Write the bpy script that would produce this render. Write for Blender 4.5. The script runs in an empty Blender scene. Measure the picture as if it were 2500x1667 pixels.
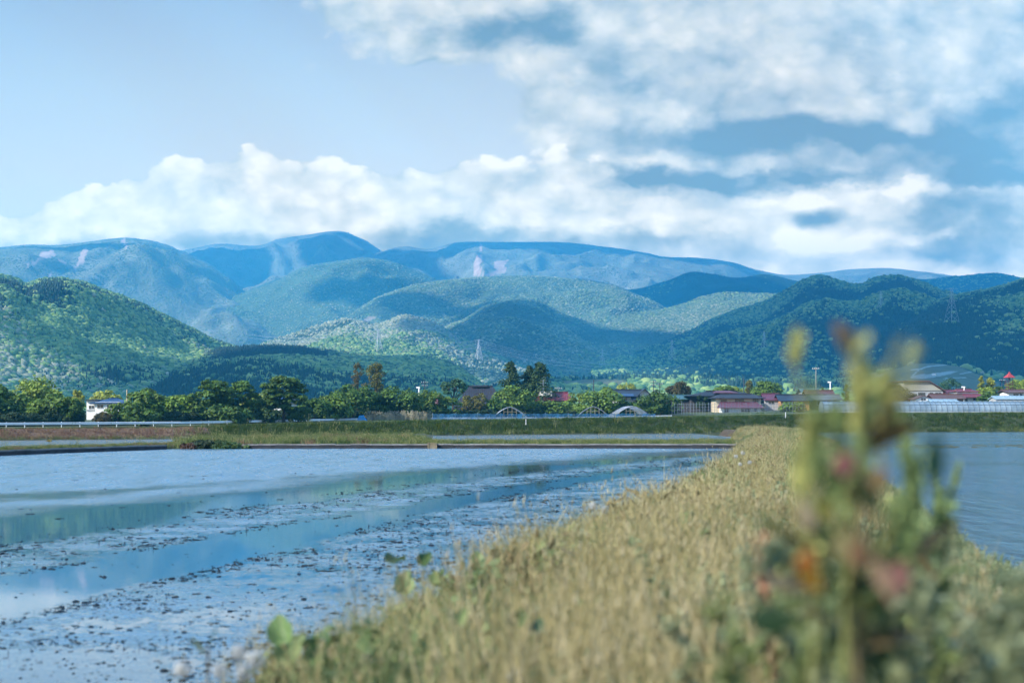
import bpy, math, random
import numpy as np
from mathutils import Vector
R = math.radians
F = 50.0/36.0*2500.0          # focal length in photo pixels (50 mm on 36 mm, 2500 px wide)
HZ = 1020.0                   # photo row of the eye level
CZ = 1.6                      # eye height above the paddy water (water = z 0)
K = 2500.0/2352.0             # helper for measurements taken on a 2352 px wide view
scene = bpy.context.scene
col = scene.collection
rng = np.random.default_rng(7)
random.seed(7)

def W(px, py, d):             # a photo measurement and a distance -> a point in metres
    return np.array([(px-1250.0)/F*d, d, CZ-(py-HZ)/F*d])

# ---------------------------------------------------------------- noise
def _h(ix, iy, s):
    n = (ix.astype(np.int64)*374761393 + iy.astype(np.int64)*668265263 + s*974634777) & 0xffffffff
    n = ((n ^ (n >> 13))*1274126177) & 0xffffffff
    n = n ^ (n >> 16)
    return (n & 0xffff)/65535.0
def vnoise(x, y, s=0):
    x = np.asarray(x, float); y = np.asarray(y, float)
    ix = np.floor(x); iy = np.floor(y); fx = x-ix; fy = y-iy
    fx = fx*fx*fx*(fx*(fx*6-15)+10); fy = fy*fy*fy*(fy*(fy*6-15)+10)
    a = _h(ix, iy, s); b = _h(ix+1, iy, s); c = _h(ix, iy+1, s); d = _h(ix+1, iy+1, s)
    return (a*(1-fx)+b*fx)*(1-fy)+(c*(1-fx)+d*fx)*fy
def fbm(x, y, s=0, o=4, g=0.5):
    t = 0; a = 1; n = 0
    for k in range(o):
        t = t+a*vnoise(x*2**k, y*2**k, s+k*17); n += a; a *= g
    return t/n
def sstep(a, b, x):
    t = np.clip((np.asarray(x, float)-a)/(b-a), 0, 1); return t*t*(3-2*t)

# ---------------------------------------------------------------- objects
def tag(o, label=None, cat=None, group=None, kind=None):
    if label: o['label'] = label
    if cat: o['category'] = cat
    if group: o['group'] = group
    if kind: o['kind'] = kind
    return o
def empty(name, loc, rz=0.0, label=None, cat=None, group=None):
    o = bpy.data.objects.new(name, None); col.objects.link(o)
    o.location = loc; o.rotation_euler = (0, 0, rz); o.empty_display_size = 0.3
    return tag(o, label, cat, group)
def mesh_np(name, v, f, mat=None, parent=None, smooth=False, attrs=None, link=True):
    """f: list of (m,k) int arrays (faces with k corners) or a list of tuples"""
    me = bpy.data.meshes.new(name)
    v = np.asarray(v, np.float32).reshape(-1, 3)
    if isinstance(f, np.ndarray): f = [f]
    if len(f) and isinstance(f[0], np.ndarray):
        loops = np.concatenate([a.ravel() for a in f]).astype(np.int32)
        tot = np.concatenate([np.full(len(a), a.shape[1]) for a in f]).astype(np.int32)
        st = np.concatenate([[0], np.cumsum(tot)[:-1]]).astype(np.int32)
        me.vertices.add(len(v)); me.vertices.foreach_set('co', v.ravel())
        me.loops.add(len(loops)); me.loops.foreach_set('vertex_index', loops)
        me.polygons.add(len(tot)); me.polygons.foreach_set('loop_start', st); me.polygons.foreach_set('loop_total', tot)
        me.update(calc_edges=True)
    else:
        me.from_pydata([tuple(p) for p in v.tolist()], [], [tuple(int(i) for i in q) for q in f]); me.update()
    if attrs:
        for k, a in attrs.items():
            at = me.attributes.new(k, 'FLOAT', 'POINT'); at.data.foreach_set('value', np.asarray(a, np.float32).ravel())
    if smooth: me.polygons.foreach_set('use_smooth', [True]*len(me.polygons))
    if mat: me.materials.append(mat)
    o = bpy.data.objects.new(name, me)
    if link: col.objects.link(o)
    if parent: o.parent = parent
    return o

class MB:
    def __init__(s): s.v = []; s.f = []
    def add(s, v, f):
        n = len(s.v); s.v += [tuple(map(float, p)) for p in v]; s.f += [tuple(i+n for i in q) for q in f]; return s
    def hexa(s, p):           # 8 points: bottom ring 0-3, top ring 4-7
        return s.add(p, [(3,2,1,0),(4,5,6,7),(0,1,5,4),(1,2,6,5),(2,3,7,6),(3,0,4,7)])
    def box(s, x0, x1, y0, y1, z0, z1):
        return s.hexa([(x0,y0,z0),(x1,y0,z0),(x1,y1,z0),(x0,y1,z0),(x0,y0,z1),(x1,y0,z1),(x1,y1,z1),(x0,y1,z1)])
    def prism(s, poly, y0, y1):   # poly in xz, extruded along y
        n = len(poly)
        v = [(x, y0, z) for x, z in poly]+[(x, y1, z) for x, z in poly]
        f = [tuple(range(n)), tuple(range(2*n-1, n-1, -1))]+[(i, i+n, (i+1) % n+n, (i+1) % n) for i in range(n)]
        return s.add(v, f)
    def prismx(s, poly, x0, x1):  # poly in yz, extruded along x
        n = len(poly)
        v = [(x0, y, z) for y, z in poly]+[(x1, y, z) for y, z in poly]
        f = [tuple(range(n-1, -1, -1)), tuple(range(n, 2*n))]+[(i, (i+1) % n, (i+1) % n+n, i+n) for i in range(n)]
        return s.add(v, f)
    def tube(s, pts, rad, n=6, cap=True):
        pts = [Vector(p) for p in pts]
        if not hasattr(rad, '__len__'): rad = [rad]*len(pts)
        v = []; f = []
        for i, p in enumerate(pts):
            t = (pts[min(i+1, len(pts)-1)]-pts[max(i-1, 0)])
            t = t.normalized() if t.length > 1e-9 else Vector((0, 0, 1))
            a = t.cross(Vector((0, 0, 1)) if abs(t.z) < 0.9 else Vector((1, 0, 0))).normalized(); b = t.cross(a)
            for k in range(n):
                q = 2*math.pi*k/n
                v.append(p+(a*math.cos(q)+b*math.sin(q))*rad[i])
        for i in range(len(pts)-1):
            for k in range(n):
                k2 = (k+1) % n
                f.append((i*n+k, i*n+k2, (i+1)*n+k2, (i+1)*n+k))
        if cap: f += [tuple(range(n-1, -1, -1)), tuple((len(pts)-1)*n+k for k in range(n))]
        return s.add(v, f)
    def bar(s, p, q, r, n=4): return s.tube([p, q], r, n)
    def build(s, name, mat, parent=None, smooth=False):
        return mesh_np(name, s.v, s.f, mat, parent, smooth)

def grid_faces(nu, nv):       # vertex index = i*nv + j
    i, j = np.meshgrid(np.arange(nu-1), np.arange(nv-1), indexing='ij')
    a = (i*nv+j).ravel()
    return np.stack([a, a+nv, a+nv+1, a+1], 1)

# ---------------------------------------------------------------- materials
class Nd:
    """tiny expression layer over shader nodes"""
    def __init__(s, tree): s.t = tree; s.n = tree.nodes; s.l = tree.links
    def node(s, typ, **kw):
        n = s.n.new(typ)
        for k, v in kw.items(): setattr(n, k, v)
        return n
    def put(s, sock, val):
        if isinstance(val, bpy.types.NodeSocket): s.l.new(val, sock)
        else: sock.default_value = val
    def m(s, op, a, b=None, c=None, clamp=False):
        n = s.node('ShaderNodeMath', operation=op, use_clamp=clamp)
        s.put(n.inputs[0], a)
        if b is not None: s.put(n.inputs[1], b)
        if c is not None: s.put(n.inputs[2], c)
        return n.outputs[0]
    def vm(s, op, a, b=None, c=None):
        n = s.node('ShaderNodeVectorMath', operation=op)
        s.put(n.inputs[0], a)
        if b is not None: s.put(n.inputs[1], b)
        if c is not None: s.put(n.inputs[2], c)
        return n.outputs['Value'] if op in ('LENGTH', 'DOT_PRODUCT') else n.outputs['Vector']
    def ss(s, x, a, b, lo=0.0, hi=1.0):
        n = s.node('ShaderNodeMapRange', interpolation_type='SMOOTHSTEP')
        s.put(n.inputs['Value'], x); n.inputs['From Min'].default_value = a; n.inputs['From Max'].default_value = b
        n.inputs['To Min'].default_value = lo; n.inputs['To Max'].default_value = hi
        return n.outputs['Result']
    def noise(s, vec, scale, detail=3, rough=0.5, dist=0.0, out='Fac'):
        n = s.node('ShaderNodeTexNoise')
        if vec is not None: s.l.new(vec, n.inputs['Vector'])
        n.inputs['Scale'].default_value = scale; n.inputs['Detail'].default_value = detail
        n.inputs['Roughness'].default_value = rough; n.inputs['Distortion'].default_value = dist
        return n.outputs[out]
    def mix(s, fac, a, b, mode='MIX'):
        n = s.node('ShaderNodeMix', data_type='RGBA', blend_type=mode)
        s.put(n.inputs['Factor'], fac)
        for i, v in ((6, a), (7, b)):
            if isinstance(v, bpy.types.NodeSocket): s.l.new(v, n.inputs[i])
            else: n.inputs[i].default_value = (*v[:3], 1)
        return n.outputs[2]
    def ramp(s, fac, stops, interp='LINEAR'):
        n = s.node('ShaderNodeValToRGB'); cr = n.color_ramp; cr.interpolation = interp
        while len(cr.elements) < len(stops): cr.elements.new(0.5)
        for e, (p, c) in zip(cr.elements, stops): e.position = p; e.color = (*c[:3], 1)
        s.l.new(fac, n.inputs[0]); return n.outputs[0]
    def coord(s, which='Object'):
        return s.node('ShaderNodeTexCoord').outputs[which]
    def attr(s, name, out='Fac'):
        n = s.node('ShaderNodeAttribute'); n.attribute_name = name; return n.outputs[out]

def newmat(name):
    m = bpy.data.materials.new(name); m.use_nodes = True
    nd = Nd(m.node_tree); b = m.node_tree.nodes['Principled BSDF']
    return m, nd, b
def mat(name, c, rough=0.7, var=0.25, scale=1.5, bump=0.0, bscale=8.0, metal=0.0, spec=0.3):
    """plain weathered material: two noise octaves of colour variety, optional bump"""
    m, nd, b = newmat(name)
    co = nd.coord('Object')
    n = nd.noise(co, scale, 5, 0.6)
    lo = tuple(x*(1-var) for x in c); hi = tuple(min(1, x*(1+var)) for x in c)
    nd.l.new(nd.ramp(n, [(0.3, lo), (0.7, hi)]), b.inputs['Base Color'])
    b.inputs['Roughness'].default_value = rough; b.inputs['Metallic'].default_value = metal
    b.inputs['Specular IOR Level'].default_value = spec
    if bump:
        bp = nd.node('ShaderNodeBump'); bp.inputs['Strength'].default_value = bump; bp.inputs['Distance'].default_value = 0.05
        nd.l.new(nd.noise(co, bscale, 4), bp.inputs['Height']); nd.l.new(bp.outputs[0], b.inputs['Normal'])
    return m
def striped(name, c, axis=0, pitch=0.4, rough=0.5, dark=0.55):
    """sheet roofing: a raised seam every `pitch` metres along local axis"""
    m, nd, b = newmat(name)
    co = nd.coord('Object'); sp = nd.node('ShaderNodeSeparateXYZ'); nd.l.new(co, sp.inputs[0])
    fr = nd.m('FRACT', nd.m('DIVIDE', sp.outputs[axis], pitch))
    seam = nd.ss(nd.m('ABSOLUTE', nd.m('SUBTRACT', fr, 0.5)), 0.36, 0.48)
    n = nd.noise(co, 0.8, 5, 0.6)
    base = nd.ramp(n, [(0.3, tuple(x*0.75 for x in c)), (0.7, tuple(min(1, x*1.2) for x in c))])
    nd.l.new(nd.mix(seam, base, tuple(x*dark for x in c)), b.inputs['Base Color'])
    b.inputs['Roughness'].default_value = rough; b.inputs['Specular IOR Level'].default_value = 0.4
    bp = nd.node('ShaderNodeBump'); bp.inputs['Strength'].default_value = 0.6; bp.inputs['Distance'].default_value = 0.04
    nd.l.new(seam, bp.inputs['Height']); nd.l.new(bp.outputs[0], b.inputs['Normal'])
    return m
def leafmat(name, stops=None, rough=0.6, trans=0.25, tone='tone', rnd=0.5):
    """foliage: colour from stops by (leaf tone + per-instance random), or the object's own colour scaled by the leaf tone"""
    m, nd, b = newmat(name)
    oi = nd.node('ShaderNodeObjectInfo'); t = nd.attr(tone)
    if stops:
        f = nd.m('ADD', nd.m('MULTIPLY', t, 1-rnd), nd.m('MULTIPLY', oi.outputs['Random'], rnd))
        c = nd.ramp(f, stops)
    else:
        k = nd.m('MULTIPLY_ADD', t, 0.9, 0.55)
        c = nd.vm('SCALE', oi.outputs['Color']); nd.put(c.node.inputs['Scale'], k)
    nd.l.new(c, b.inputs['Base Color']); b.inputs['Roughness'].default_value = rough
    b.inputs['Specular IOR Level'].default_value = 0.25
    if trans:
        tr = nd.node('ShaderNodeBsdfTranslucent'); nd.l.new(c, tr.inputs['Color'])
        mx = nd.node('ShaderNodeMixShader'); mx.inputs[0].default_value = trans
        nd.l.new(b.outputs[0], mx.inputs[1]); nd.l.new(tr.outputs[0], mx.inputs[2])
        nd.l.new(mx.outputs[0], nd.n['Material Output'].inputs['Surface'])
    return m

# ---------------------------------------------------------------- instancing for uncountable stuff
def variants(name, objs):
    c = bpy.data.collections.new(name)
    for o in objs: c.objects.link(o)
    return c
def scatter(name, pts, rot, scl, idx, coll, label=None, cat=None):
    me = bpy.data.meshes.new(name); pts = np.asarray(pts, np.float32); n = len(pts)
    me.vertices.add(n); me.vertices.foreach_set('co', pts.ravel())
    a = me.attributes.new('rot', 'FLOAT_VECTOR', 'POINT'); a.data.foreach_set('vector', np.asarray(rot, np.float32).ravel())
    scl = np.asarray(scl, np.float32)
    if scl.ndim == 1: scl = np.repeat(scl[:, None], 3, 1)
    a = me.attributes.new('scl', 'FLOAT_VECTOR', 'POINT'); a.data.foreach_set('vector', scl.ravel())
    a = me.attributes.new('idx', 'INT', 'POINT'); a.data.foreach_set('value', np.asarray(idx, np.int32))
    o = bpy.data.objects.new(name, me); col.objects.link(o)
    g = bpy.data.node_groups.new(name+'_scatter', 'GeometryNodeTree')
    g.interface.new_socket('Geometry', in_out='INPUT', socket_type='NodeSocketGeometry')
    g.interface.new_socket('Geometry', in_out='OUTPUT', socket_type='NodeSocketGeometry')
    N = g.nodes; L = g.links
    gi = N.new('NodeGroupInput'); go = N.new('NodeGroupOutput')
    ip = N.new('GeometryNodeInstanceOnPoints'); ci = N.new('GeometryNodeCollectionInfo')
    ci.inputs['Collection'].default_value = coll
    ci.inputs['Separate Children'].default_value = True; ci.inputs['Reset Children'].default_value = True
    def na(nm, typ):
        q = N.new('GeometryNodeInputNamedAttribute'); q.data_type = typ; q.inputs['Name'].default_value = nm
        return [s for s in q.outputs if s.name == 'Attribute' and s.enabled][0]
    L.new(gi.outputs[0], ip.inputs['Points']); L.new(ci.outputs[0], ip.inputs['Instance'])
    ip.inputs['Pick Instance'].default_value = True
    L.new(na('idx', 'INT'), ip.inputs['Instance Index'])
    L.new(na('rot', 'FLOAT_VECTOR'), ip.inputs['Rotation']); L.new(na('scl', 'FLOAT_VECTOR'), ip.inputs['Scale'])
    L.new(ip.outputs[0], go.inputs[0])
    md = o.modifiers.new('scatter', 'NODES'); md.node_group = g
    return tag(o, label, cat, None, 'stuff')

# ---------------------------------------------------------------- camera, sun
cam_d = bpy.data.cameras.new('camera'); cam = bpy.data.objects.new('camera', cam_d); col.objects.link(cam)
cam.location = (0, 0, CZ); cam.rotation_euler = (R(90), 0, 0)
cam_d.lens = 50; cam_d.sensor_width = 36; cam_d.shift_y = (HZ-833.5)/2500.0
cam_d.clip_start = 0.05; cam_d.clip_end = 60000
cam_d.dof.use_dof = True; cam_d.dof.focus_distance = 140.0; cam_d.dof.aperture_fstop = 2.5
scene.camera = cam

SUN = Vector((-0.71, -0.43, 0.56)).normalized()     # direction towards the sun
sd = bpy.data.lights.new('sun', 'SUN'); so = bpy.data.objects.new('sun', sd); col.objects.link(so)
sd.energy = 4.9; sd.angle = R(0.6); sd.color = (1.0, 0.94, 0.84)
so.rotation_euler = SUN.to_track_quat('Z', 'Y').to_euler(); so.location = (-200, -100, 300)

vs = scene.view_settings; vs.view_transform = 'Standard'; vs.look = 'None'; vs.exposure = 0.74; vs.gamma = 1.0; vs.use_curve_mapping = False
cy = scene.cycles
cy.use_denoising = True
try: cy.denoiser = 'OPENIMAGEDENOISE'
except Exception: pass
cy.use_adaptive_sampling = True; cy.adaptive_threshold = 0.025; cy.adaptive_min_samples = 24
cy.max_bounces = 6; cy.diffuse_bounces = 2; cy.glossy_bounces = 3; cy.transmission_bounces = 4
cy.transparent_max_bounces = 12; cy.volume_bounces = 1
cy.caustics_reflective = False; cy.caustics_refractive = False
cy.sample_clamp_indirect = 4.0
HAZE_D = 0.00012; HAZE_TOP = 1480.0*3.472; AIR_L = (0.02, 0.19, 0.46)
# ================================================================= sky: Nishita air with procedural clouds, laid out by compass direction
world = bpy.data.worlds.new('World'); scene.world = world; world.use_nodes = True
wt = world.node_tree; wt.nodes.clear(); nd = Nd(wt)
out = nd.node('ShaderNodeOutputWorld'); bg = nd.node('ShaderNodeBackground'); wt.links.new(bg.outputs[0], out.inputs['Surface'])
sky = nd.node('ShaderNodeTexSky'); sky.sky_type = 'NISHITA'; sky.sun_disc = False
sky.sun_elevation = math.asin(SUN.z); sky.sun_rotation = math.atan2(SUN.x, SUN.y)
sky.air_density = 1.0; sky.dust_density = 0.6; sky.ozone_density = 2.0
gen = nd.coord('Generated'); sp = nd.node('ShaderNodeSeparateXYZ'); wt.links.new(gen, sp.inputs[0])
dx, dy, dz = sp.outputs
ex = nd.m('MULTIPLY', nd.m('DIVIDE', dx, nd.m('MAXIMUM', dy, 0.15)), F/1000.0)          # azimuth, 1 = 16 deg
hor = nd.m('MAXIMUM', nd.m('MAXIMUM', dy, 0.15), nd.m('SQRT', nd.m('ADD', nd.m('MULTIPLY', dx, dx), nd.m('MULTIPLY', nd.m('MINIMUM', dy, 0.0), nd.m('MINIMUM', dy, 0.0)))))
ey = nd.m('MULTIPLY', nd.m('DIVIDE', dz, nd.m('MAXIMUM', dy, 0.15)), F/1000.0)          # elevation
cx_ = nd.node('ShaderNodeCombineXYZ'); wt.links.new(ex, cx_.inputs[0]); wt.links.new(ey, cx_.inputs[1])
P = cx_.outputs[0]
Ps = nd.vm('MULTIPLY', P, (1.0, 1.7, 1.0))
w1 = nd.vm('SUBTRACT', nd.noise(Ps, 2.6, 3, 0.5, out='Color'), (0.5, 0.5, 0.5))
w2 = nd.vm('SUBTRACT', nd.noise(Ps, 11.0, 6, 0.58, out='Color'), (0.5, 0.5, 0.5))
Pw = nd.vm('MULTIPLY_ADD', w1, (0.26, 0.14, 0.0), P)
Pw = nd.vm('MULTIPLY_ADD', w2, (0.10, 0.075, 0.0), Pw)
Pf = nd.vm('MULTIPLY', nd.vm('MULTIPLY_ADD', w1, (0.14, 0.08, 0.0), P), (1.0, 1.45, 1.0))
fine = nd.noise(Pf, 5.2, 9, 0.56)
w3 = nd.vm('SUBTRACT', nd.noise(Ps, 24.0, 6, 0.6, out='Color'), (0.5, 0.5, 0.5))
Pb = nd.vm('MULTIPLY', nd.vm('MULTIPLY_ADD', w3, (0.045, 0.04, 0.0), nd.vm('MULTIPLY_ADD', w2, (0.07, 0.05, 0.0), P)), (1.0, 1.25, 1.0))
def vor(scale):
    n = nd.node('ShaderNodeTexVoronoi'); n.feature = 'SMOOTH_F1'; n.inputs['Scale'].default_value = scale; n.inputs['Smoothness'].default_value = 0.55; wt.links.new(Pb, n.inputs['Vector'])
    return nd.m('SUBTRACT', 1.0, n.outputs['Distance'])
puff = nd.m('ADD', nd.m('MULTIPLY_ADD', vor(7.0), 0.8, -0.12), nd.m('MULTIPLY', nd.m('SUBTRACT', vor(19.0), 0.6), 0.55))
def cc(x, y): return ((x*K-1250)/1000.0, (HZ-y*K)/1000.0)
def blobs(lst, acc, vec):
    for (x, y, rx, ry, amp) in lst:
        c = cc(x, y); r = (rx*K/1000.0, ry*K/1000.0)
        v = nd.vm('MULTIPLY_ADD', vec, (1/r[0], 1/r[1], 0.0), (-c[0]/r[0], -c[1]/r[1], 0.0))
        e = nd.ss(nd.vm('LENGTH', v), 0.0, 1.0, amp, 0.0)
        acc = nd.m('ADD', acc, e)
    return acc
def curve(xin, pts, lo=0.0, hi=1.0):     # pts in 2352-px view coordinates -> elevation
    n = nd.node('ShaderNodeFloatCurve'); cm = n.mapping; c = cm.curves[0]
    q = [((cc(x, y)[0]+1.6)/3.2, cc(x, y)[1]) for x, y in pts]
    c.points[0].location = q[0]; c.points[1].location = q[-1]
    for p in q[1:-1]: c.points.new(*p)
    cm.update()
    t = nd.m('DIVIDE', nd.m('ADD', xin, 1.6), 3.2, clamp=True)
    wt.links.new(t, n.inputs['Value']); return n.outputs[0]
spw = nd.node('ShaderNodeSeparateXYZ'); wt.links.new(nd.vm('MULTIPLY_ADD', w2, (0.05, 0.05, 0), P), spw.inputs[0])
# --- the white bank that sits on the mountain tops
top = curve(spw.outputs[0], [(-320, 520), (-60, 500), (20, 476), (100, 455), (190, 420), (260, 395), (330, 372), (400, 345), (470, 350), (540, 335), (600, 322), (640, 345), (720, 366), (820, 366), (900, 375), (1000, 362), (1090, 350), (1190, 350), (1260, 340), (1330, 345), (1500, 400), (1700, 405), (2000, 405), (2400, 400), (2700, 400)])
dtop = nd.m('SUBTRACT', nd.m('ADD', top, nd.m('MULTIPLY', nd.m('SUBTRACT', puff, 0.42), 0.085)), spw.outputs[1])
bank = nd.ss(dtop, -0.004, 0.016)
# --- the broad grey cloud mass on the right and its torn left edge
mass = blobs([(780, 15, 190, 75, 0.75), (830, 90, 110, 50, 0.45), (1000, 0, 400, 110, 1.0), (1150, 75, 360, 140, 1.0), (1400, 200, 330, 260, 0.9), (1700, 100, 500, 300, 0.8), (1980, 200, 720, 420, 1.6), (960, 120, 210, 75, 0.35), (1560, 120, 380, 260, 1.0), (2000, 130, 620, 330, 1.6),
              (2300, 60, 560, 420, 1.4), (1480, 330, 340, 150, 1.0), (1830, 380, 560, 170, 1.5), (2250, 440, 480, 220, 1.6),
              (1130, 305, 150, 40, 0.35), (1250, 250, 150, 70, 0.45), (900, 175, 110, 45, 0.3), (20, 395, 80, 22, 0.45), (60, 418, 90, 24, 0.35), (250, 378, 90, 26, 0.4), (1400, 10, 260, 80, 0.7)], 0.0, Pw)
massc = nd.ss(nd.m('ADD', nd.m('ADD', mass, nd.m('MULTIPLY', nd.m('SUBTRACT', puff, 0.42), 0.5)), nd.m('MULTIPLY', nd.m('SUBTRACT', fine, 0.5), 0.9)), 0.14, 0.52)
hi_el = nd.ss(ey, 0.95, 2.0)                       # broken cloud overhead, beyond the frame
overh = nd.m('MULTIPLY', hi_el, nd.ss(nd.noise(gen, 3.2, 5, 0.55), 0.50, 0.68))
cov = nd.m('MAXIMUM', nd.m('MAXIMUM', bank, massc), overh)
# --- cloud brightness 0 (blue grey underside) .. 1 (white)
b0 = nd.m('MULTIPLY_ADD', bank, 0.21, 0.72)
b1 = blobs([(1120, 92, 200, 60, -0.62), (1000, 150, 110, 28, -0.35), (1250, 60, 130, 80, -0.40), (1290, 100, 120, 60, -0.25),
            (1640, 120, 130, 70, -0.22), (1880, 315, 480, 75, -0.72), (1640, 300, 300, 56, -0.34), (1560, 408, 360, 52, -0.80), (1850, 400, 300, 52, -0.62), (1420, 300, 200, 60, -0.18), (1350, 180, 160, 80, -0.16), (1500, 130, 260, 50, -0.14), (2150, 250, 260, 60, -0.25),
            (2260, 330, 240, 120, -0.55), (2330, 220, 130, 90, -0.40), (2280, 410, 260, 44, -0.55), (2100, 380, 150, 50, -0.30), (2040, 195, 180, 50, -0.12),
            (2230, 500, 330, 95, -0.62), (2120, 590, 170, 40, -0.50), (2290, 570, 240, 80, -0.50), (1650, 450, 110, 34, -0.10),
            (1720, 560, 200, 40, -0.20), (1480, 545, 300, 34, -0.30), (820, 556, 560, 50, -0.40), (420, 556, 460, 42, -0.34), (40, 570, 360, 44, -0.40), (1200, 560, 460, 52, -0.42), (1600, 588, 260, 46, -0.28), (700, 470, 120, 40, -0.14), (1060, 480, 150, 36, -0.14), (250, 470, 120, 36, -0.10), (930, 410, 120, 28, -0.10),
            (820, 440, 160, 40, -0.07), (1180, 430, 190, 50, -0.12), (430, 450, 90, 40, -0.06), (1330, 480, 160, 40, -0.10),
            (1480, 212, 50, 26, 0.16), (1760, 150, 260, 60, 0.16), (2060, 285, 90, 55, 0.42), (1480, 360, 190, 36, 0.30), (2150, 90, 220, 90, 0.14),
            (2010, 440, 150, 30, 0.35), (1960, 545, 230, 38, 0.36), (2140, 545, 80, 24, 0.28), (1560, 500, 250, 44, 0.20), (1300, 420, 160, 50, 0.16), (950, 20, 220, 40, 0.12), (1940, 385, 60, 20, 0.25)], b0, Pw)
Pd = nd.vm('MULTIPLY_ADD', w2, (0.035, 0.03, 0.0), P)
b1 = blobs([(1868, 470, 95, 36, 0.42)], b1, Pd)
b1 = blobs([(1872, 500, 92, 40, -1.0)], b1, Pd)
rel = nd.m('SUBTRACT', fine, nd.noise(nd.vm('ADD', Pf, (-0.02, 0.05, 0.0)), 5.2, 7, 0.56))
b2 = nd.m('ADD', b1, nd.m('MULTIPLY', rel, 0.75))
b2 = nd.m('ADD', b2, nd.m('MULTIPLY', nd.m('SUBTRACT', fine, 0.5), 0.38))
b2 = nd.m('ADD', b2, nd.m('MULTIPLY', nd.m('SUBTRACT', puff, 0.42), 0.58))
ccol = nd.ramp(b2, [(0.0, (0.115, 0.215, 0.32)), (0.25, (0.18, 0.27, 0.36)), (0.5, (0.29, 0.36, 0.425)), (0.75, (0.41, 0.45, 0.48)), (1.0, (0.55, 0.555, 0.56))])
# clear air: the Nishita sky, lightly veiled
skyc = nd.vm('SCALE', sky.outputs[0]); skyc.node.inputs['Scale'].default_value = SKY_K = 0.105
skyc = nd.mix(0.85, skyc, nd.ramp(nd.m('DIVIDE', ey, 3.0, clamp=True), [(0.0, (0.37, 0.44, 0.50)), (0.2, (0.362, 0.405, 0.46)), (0.27, (0.30, 0.372, 0.452)), (0.35, (0.215, 0.305, 0.43)), (0.5, (0.24, 0.47, 0.82)), (1.0, (0.22, 0.46, 0.90))]))
c_all = nd.mix(cov, skyc, ccol)
# the low air in front of it veils the sky: what is stated above is the veiled look, so the sky itself is that much brighter
tau = nd.m('MINIMUM', nd.m('DIVIDE', HAZE_TOP*HAZE_D/3.472*F/1000.0, nd.m('MAXIMUM', nd.m('DIVIDE', ey, 1.0), 0.40)), 1.35)
T_ = nd.m('EXPONENT', nd.m('MULTIPLY', tau, -1.0))
air = nd.vm('SCALE', AIR_L); nd.put(air.node.inputs['Scale'], nd.m('SUBTRACT', 1.0, T_))
c_all = nd.vm('MAXIMUM', nd.vm('SUBTRACT', c_all, air), (0.0, 0.0, 0.0))
c_all = nd.vm('SCALE', c_all); nd.put(c_all.node.inputs['Scale'], nd.m('DIVIDE', 1.0, T_))
wt.links.new(c_all, bg.inputs['Color']); bg.inputs['Strength'].default_value = 1.0
world.cycles.sampling_method = 'AUTOMATIC'
# ================================================================= ground, hills and their woods
def zg(x, y):
    x = np.asarray(x, float); y = np.asarray(y, float)
    z = -0.35+0.55*sstep(170, 195, y)+1.0*sstep(195, 290, y)+1.2*sstep(290, 360, y)
    z = z+1.5*sstep(15, 62, x)*sstep(172, 260, y)
    z = z+0.006*np.clip(y-360, 0, 1200)+0.012*np.clip(y-1500, 0, 3000)
    return z
ys = np.concatenate([np.linspace(-60, 160, 12), np.linspace(170, 400, 40), np.linspace(420, 1600, 25), np.geomspace(1700, 13000, 25)])
xs = np.concatenate([-np.geomspace(5200, 130, 22), np.linspace(-120, 120, 41), np.geomspace(130, 5200, 22)])
X, Y = np.meshgrid(xs, ys, indexing='ij')
M_ground = mat('ground_soil', (0.055, 0.075, 0.035), 0.95, 0.5, 0.05)
tag(mesh_np('ground', np.stack([X, Y, zg(X, Y)], -1), grid_faces(len(xs), len(ys)), M_ground, smooth=True), kind='structure')

def pts_interp(pts, x):
    """smooth (monotone cosine-free, Catmull-like) interpolation of a measured silhouette"""
    p = np.array(pts, float); xx = p[:, 0]; yy = p[:, 1]
    m = np.gradient(yy, xx)
    i = np.clip(np.searchsorted(xx, x)-1, 0, len(xx)-2)
    h = xx[i+1]-xx[i]; t = np.clip((x-xx[i])/h, 0, 1)
    return ((2*t**3-3*t**2+1)*yy[i]+(t**3-2*t**2+t)*h*m[i]*0.7+(-2*t**3+3*t**2)*yy[i+1]+(t**3-t**2)*h*m[i+1]*0.7)

def soilmat(name, wood, bare, scale):
    m, nd, b = newmat(name)
    co = nd.coord('Object'); n = nd.noise(co, scale, 6, 0.65)
    w = nd.ramp(n, [(0.3, tuple(c*0.55 for c in wood)), (0.7, tuple(c*1.35 for c in wood))])
    n2 = nd.noise(co, scale*2.3, 5, 0.6)
    bb = nd.ramp(n2, [(0.3, tuple(c*0.75 for c in bare)), (0.7, tuple(c*1.2 for c in bare))])
    fld = nd.mix(nd.attr('plot'), bb, (0.30, 0.35, 0.33))
    nd.l.new(nd.mix(nd.attr('bare'), w, fld), b.inputs['Base Color']); b.inputs['Roughness'].default_value = 0.95
    b.inputs['Specular IOR Level'].default_value = 0.1
    return m

def inside(poly, px, py):
    c = np.zeros(px.shape, bool); n = len(poly); j = n-1
    for i in range(n):
        xi, yi = poly[i]; xj, yj = poly[j]
        c ^= ((yi > py) != (yj > py)) & (px < (xj-xi)*(py-yi)/(yj-yi+1e-9)+xi); j = i
    return c

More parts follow.
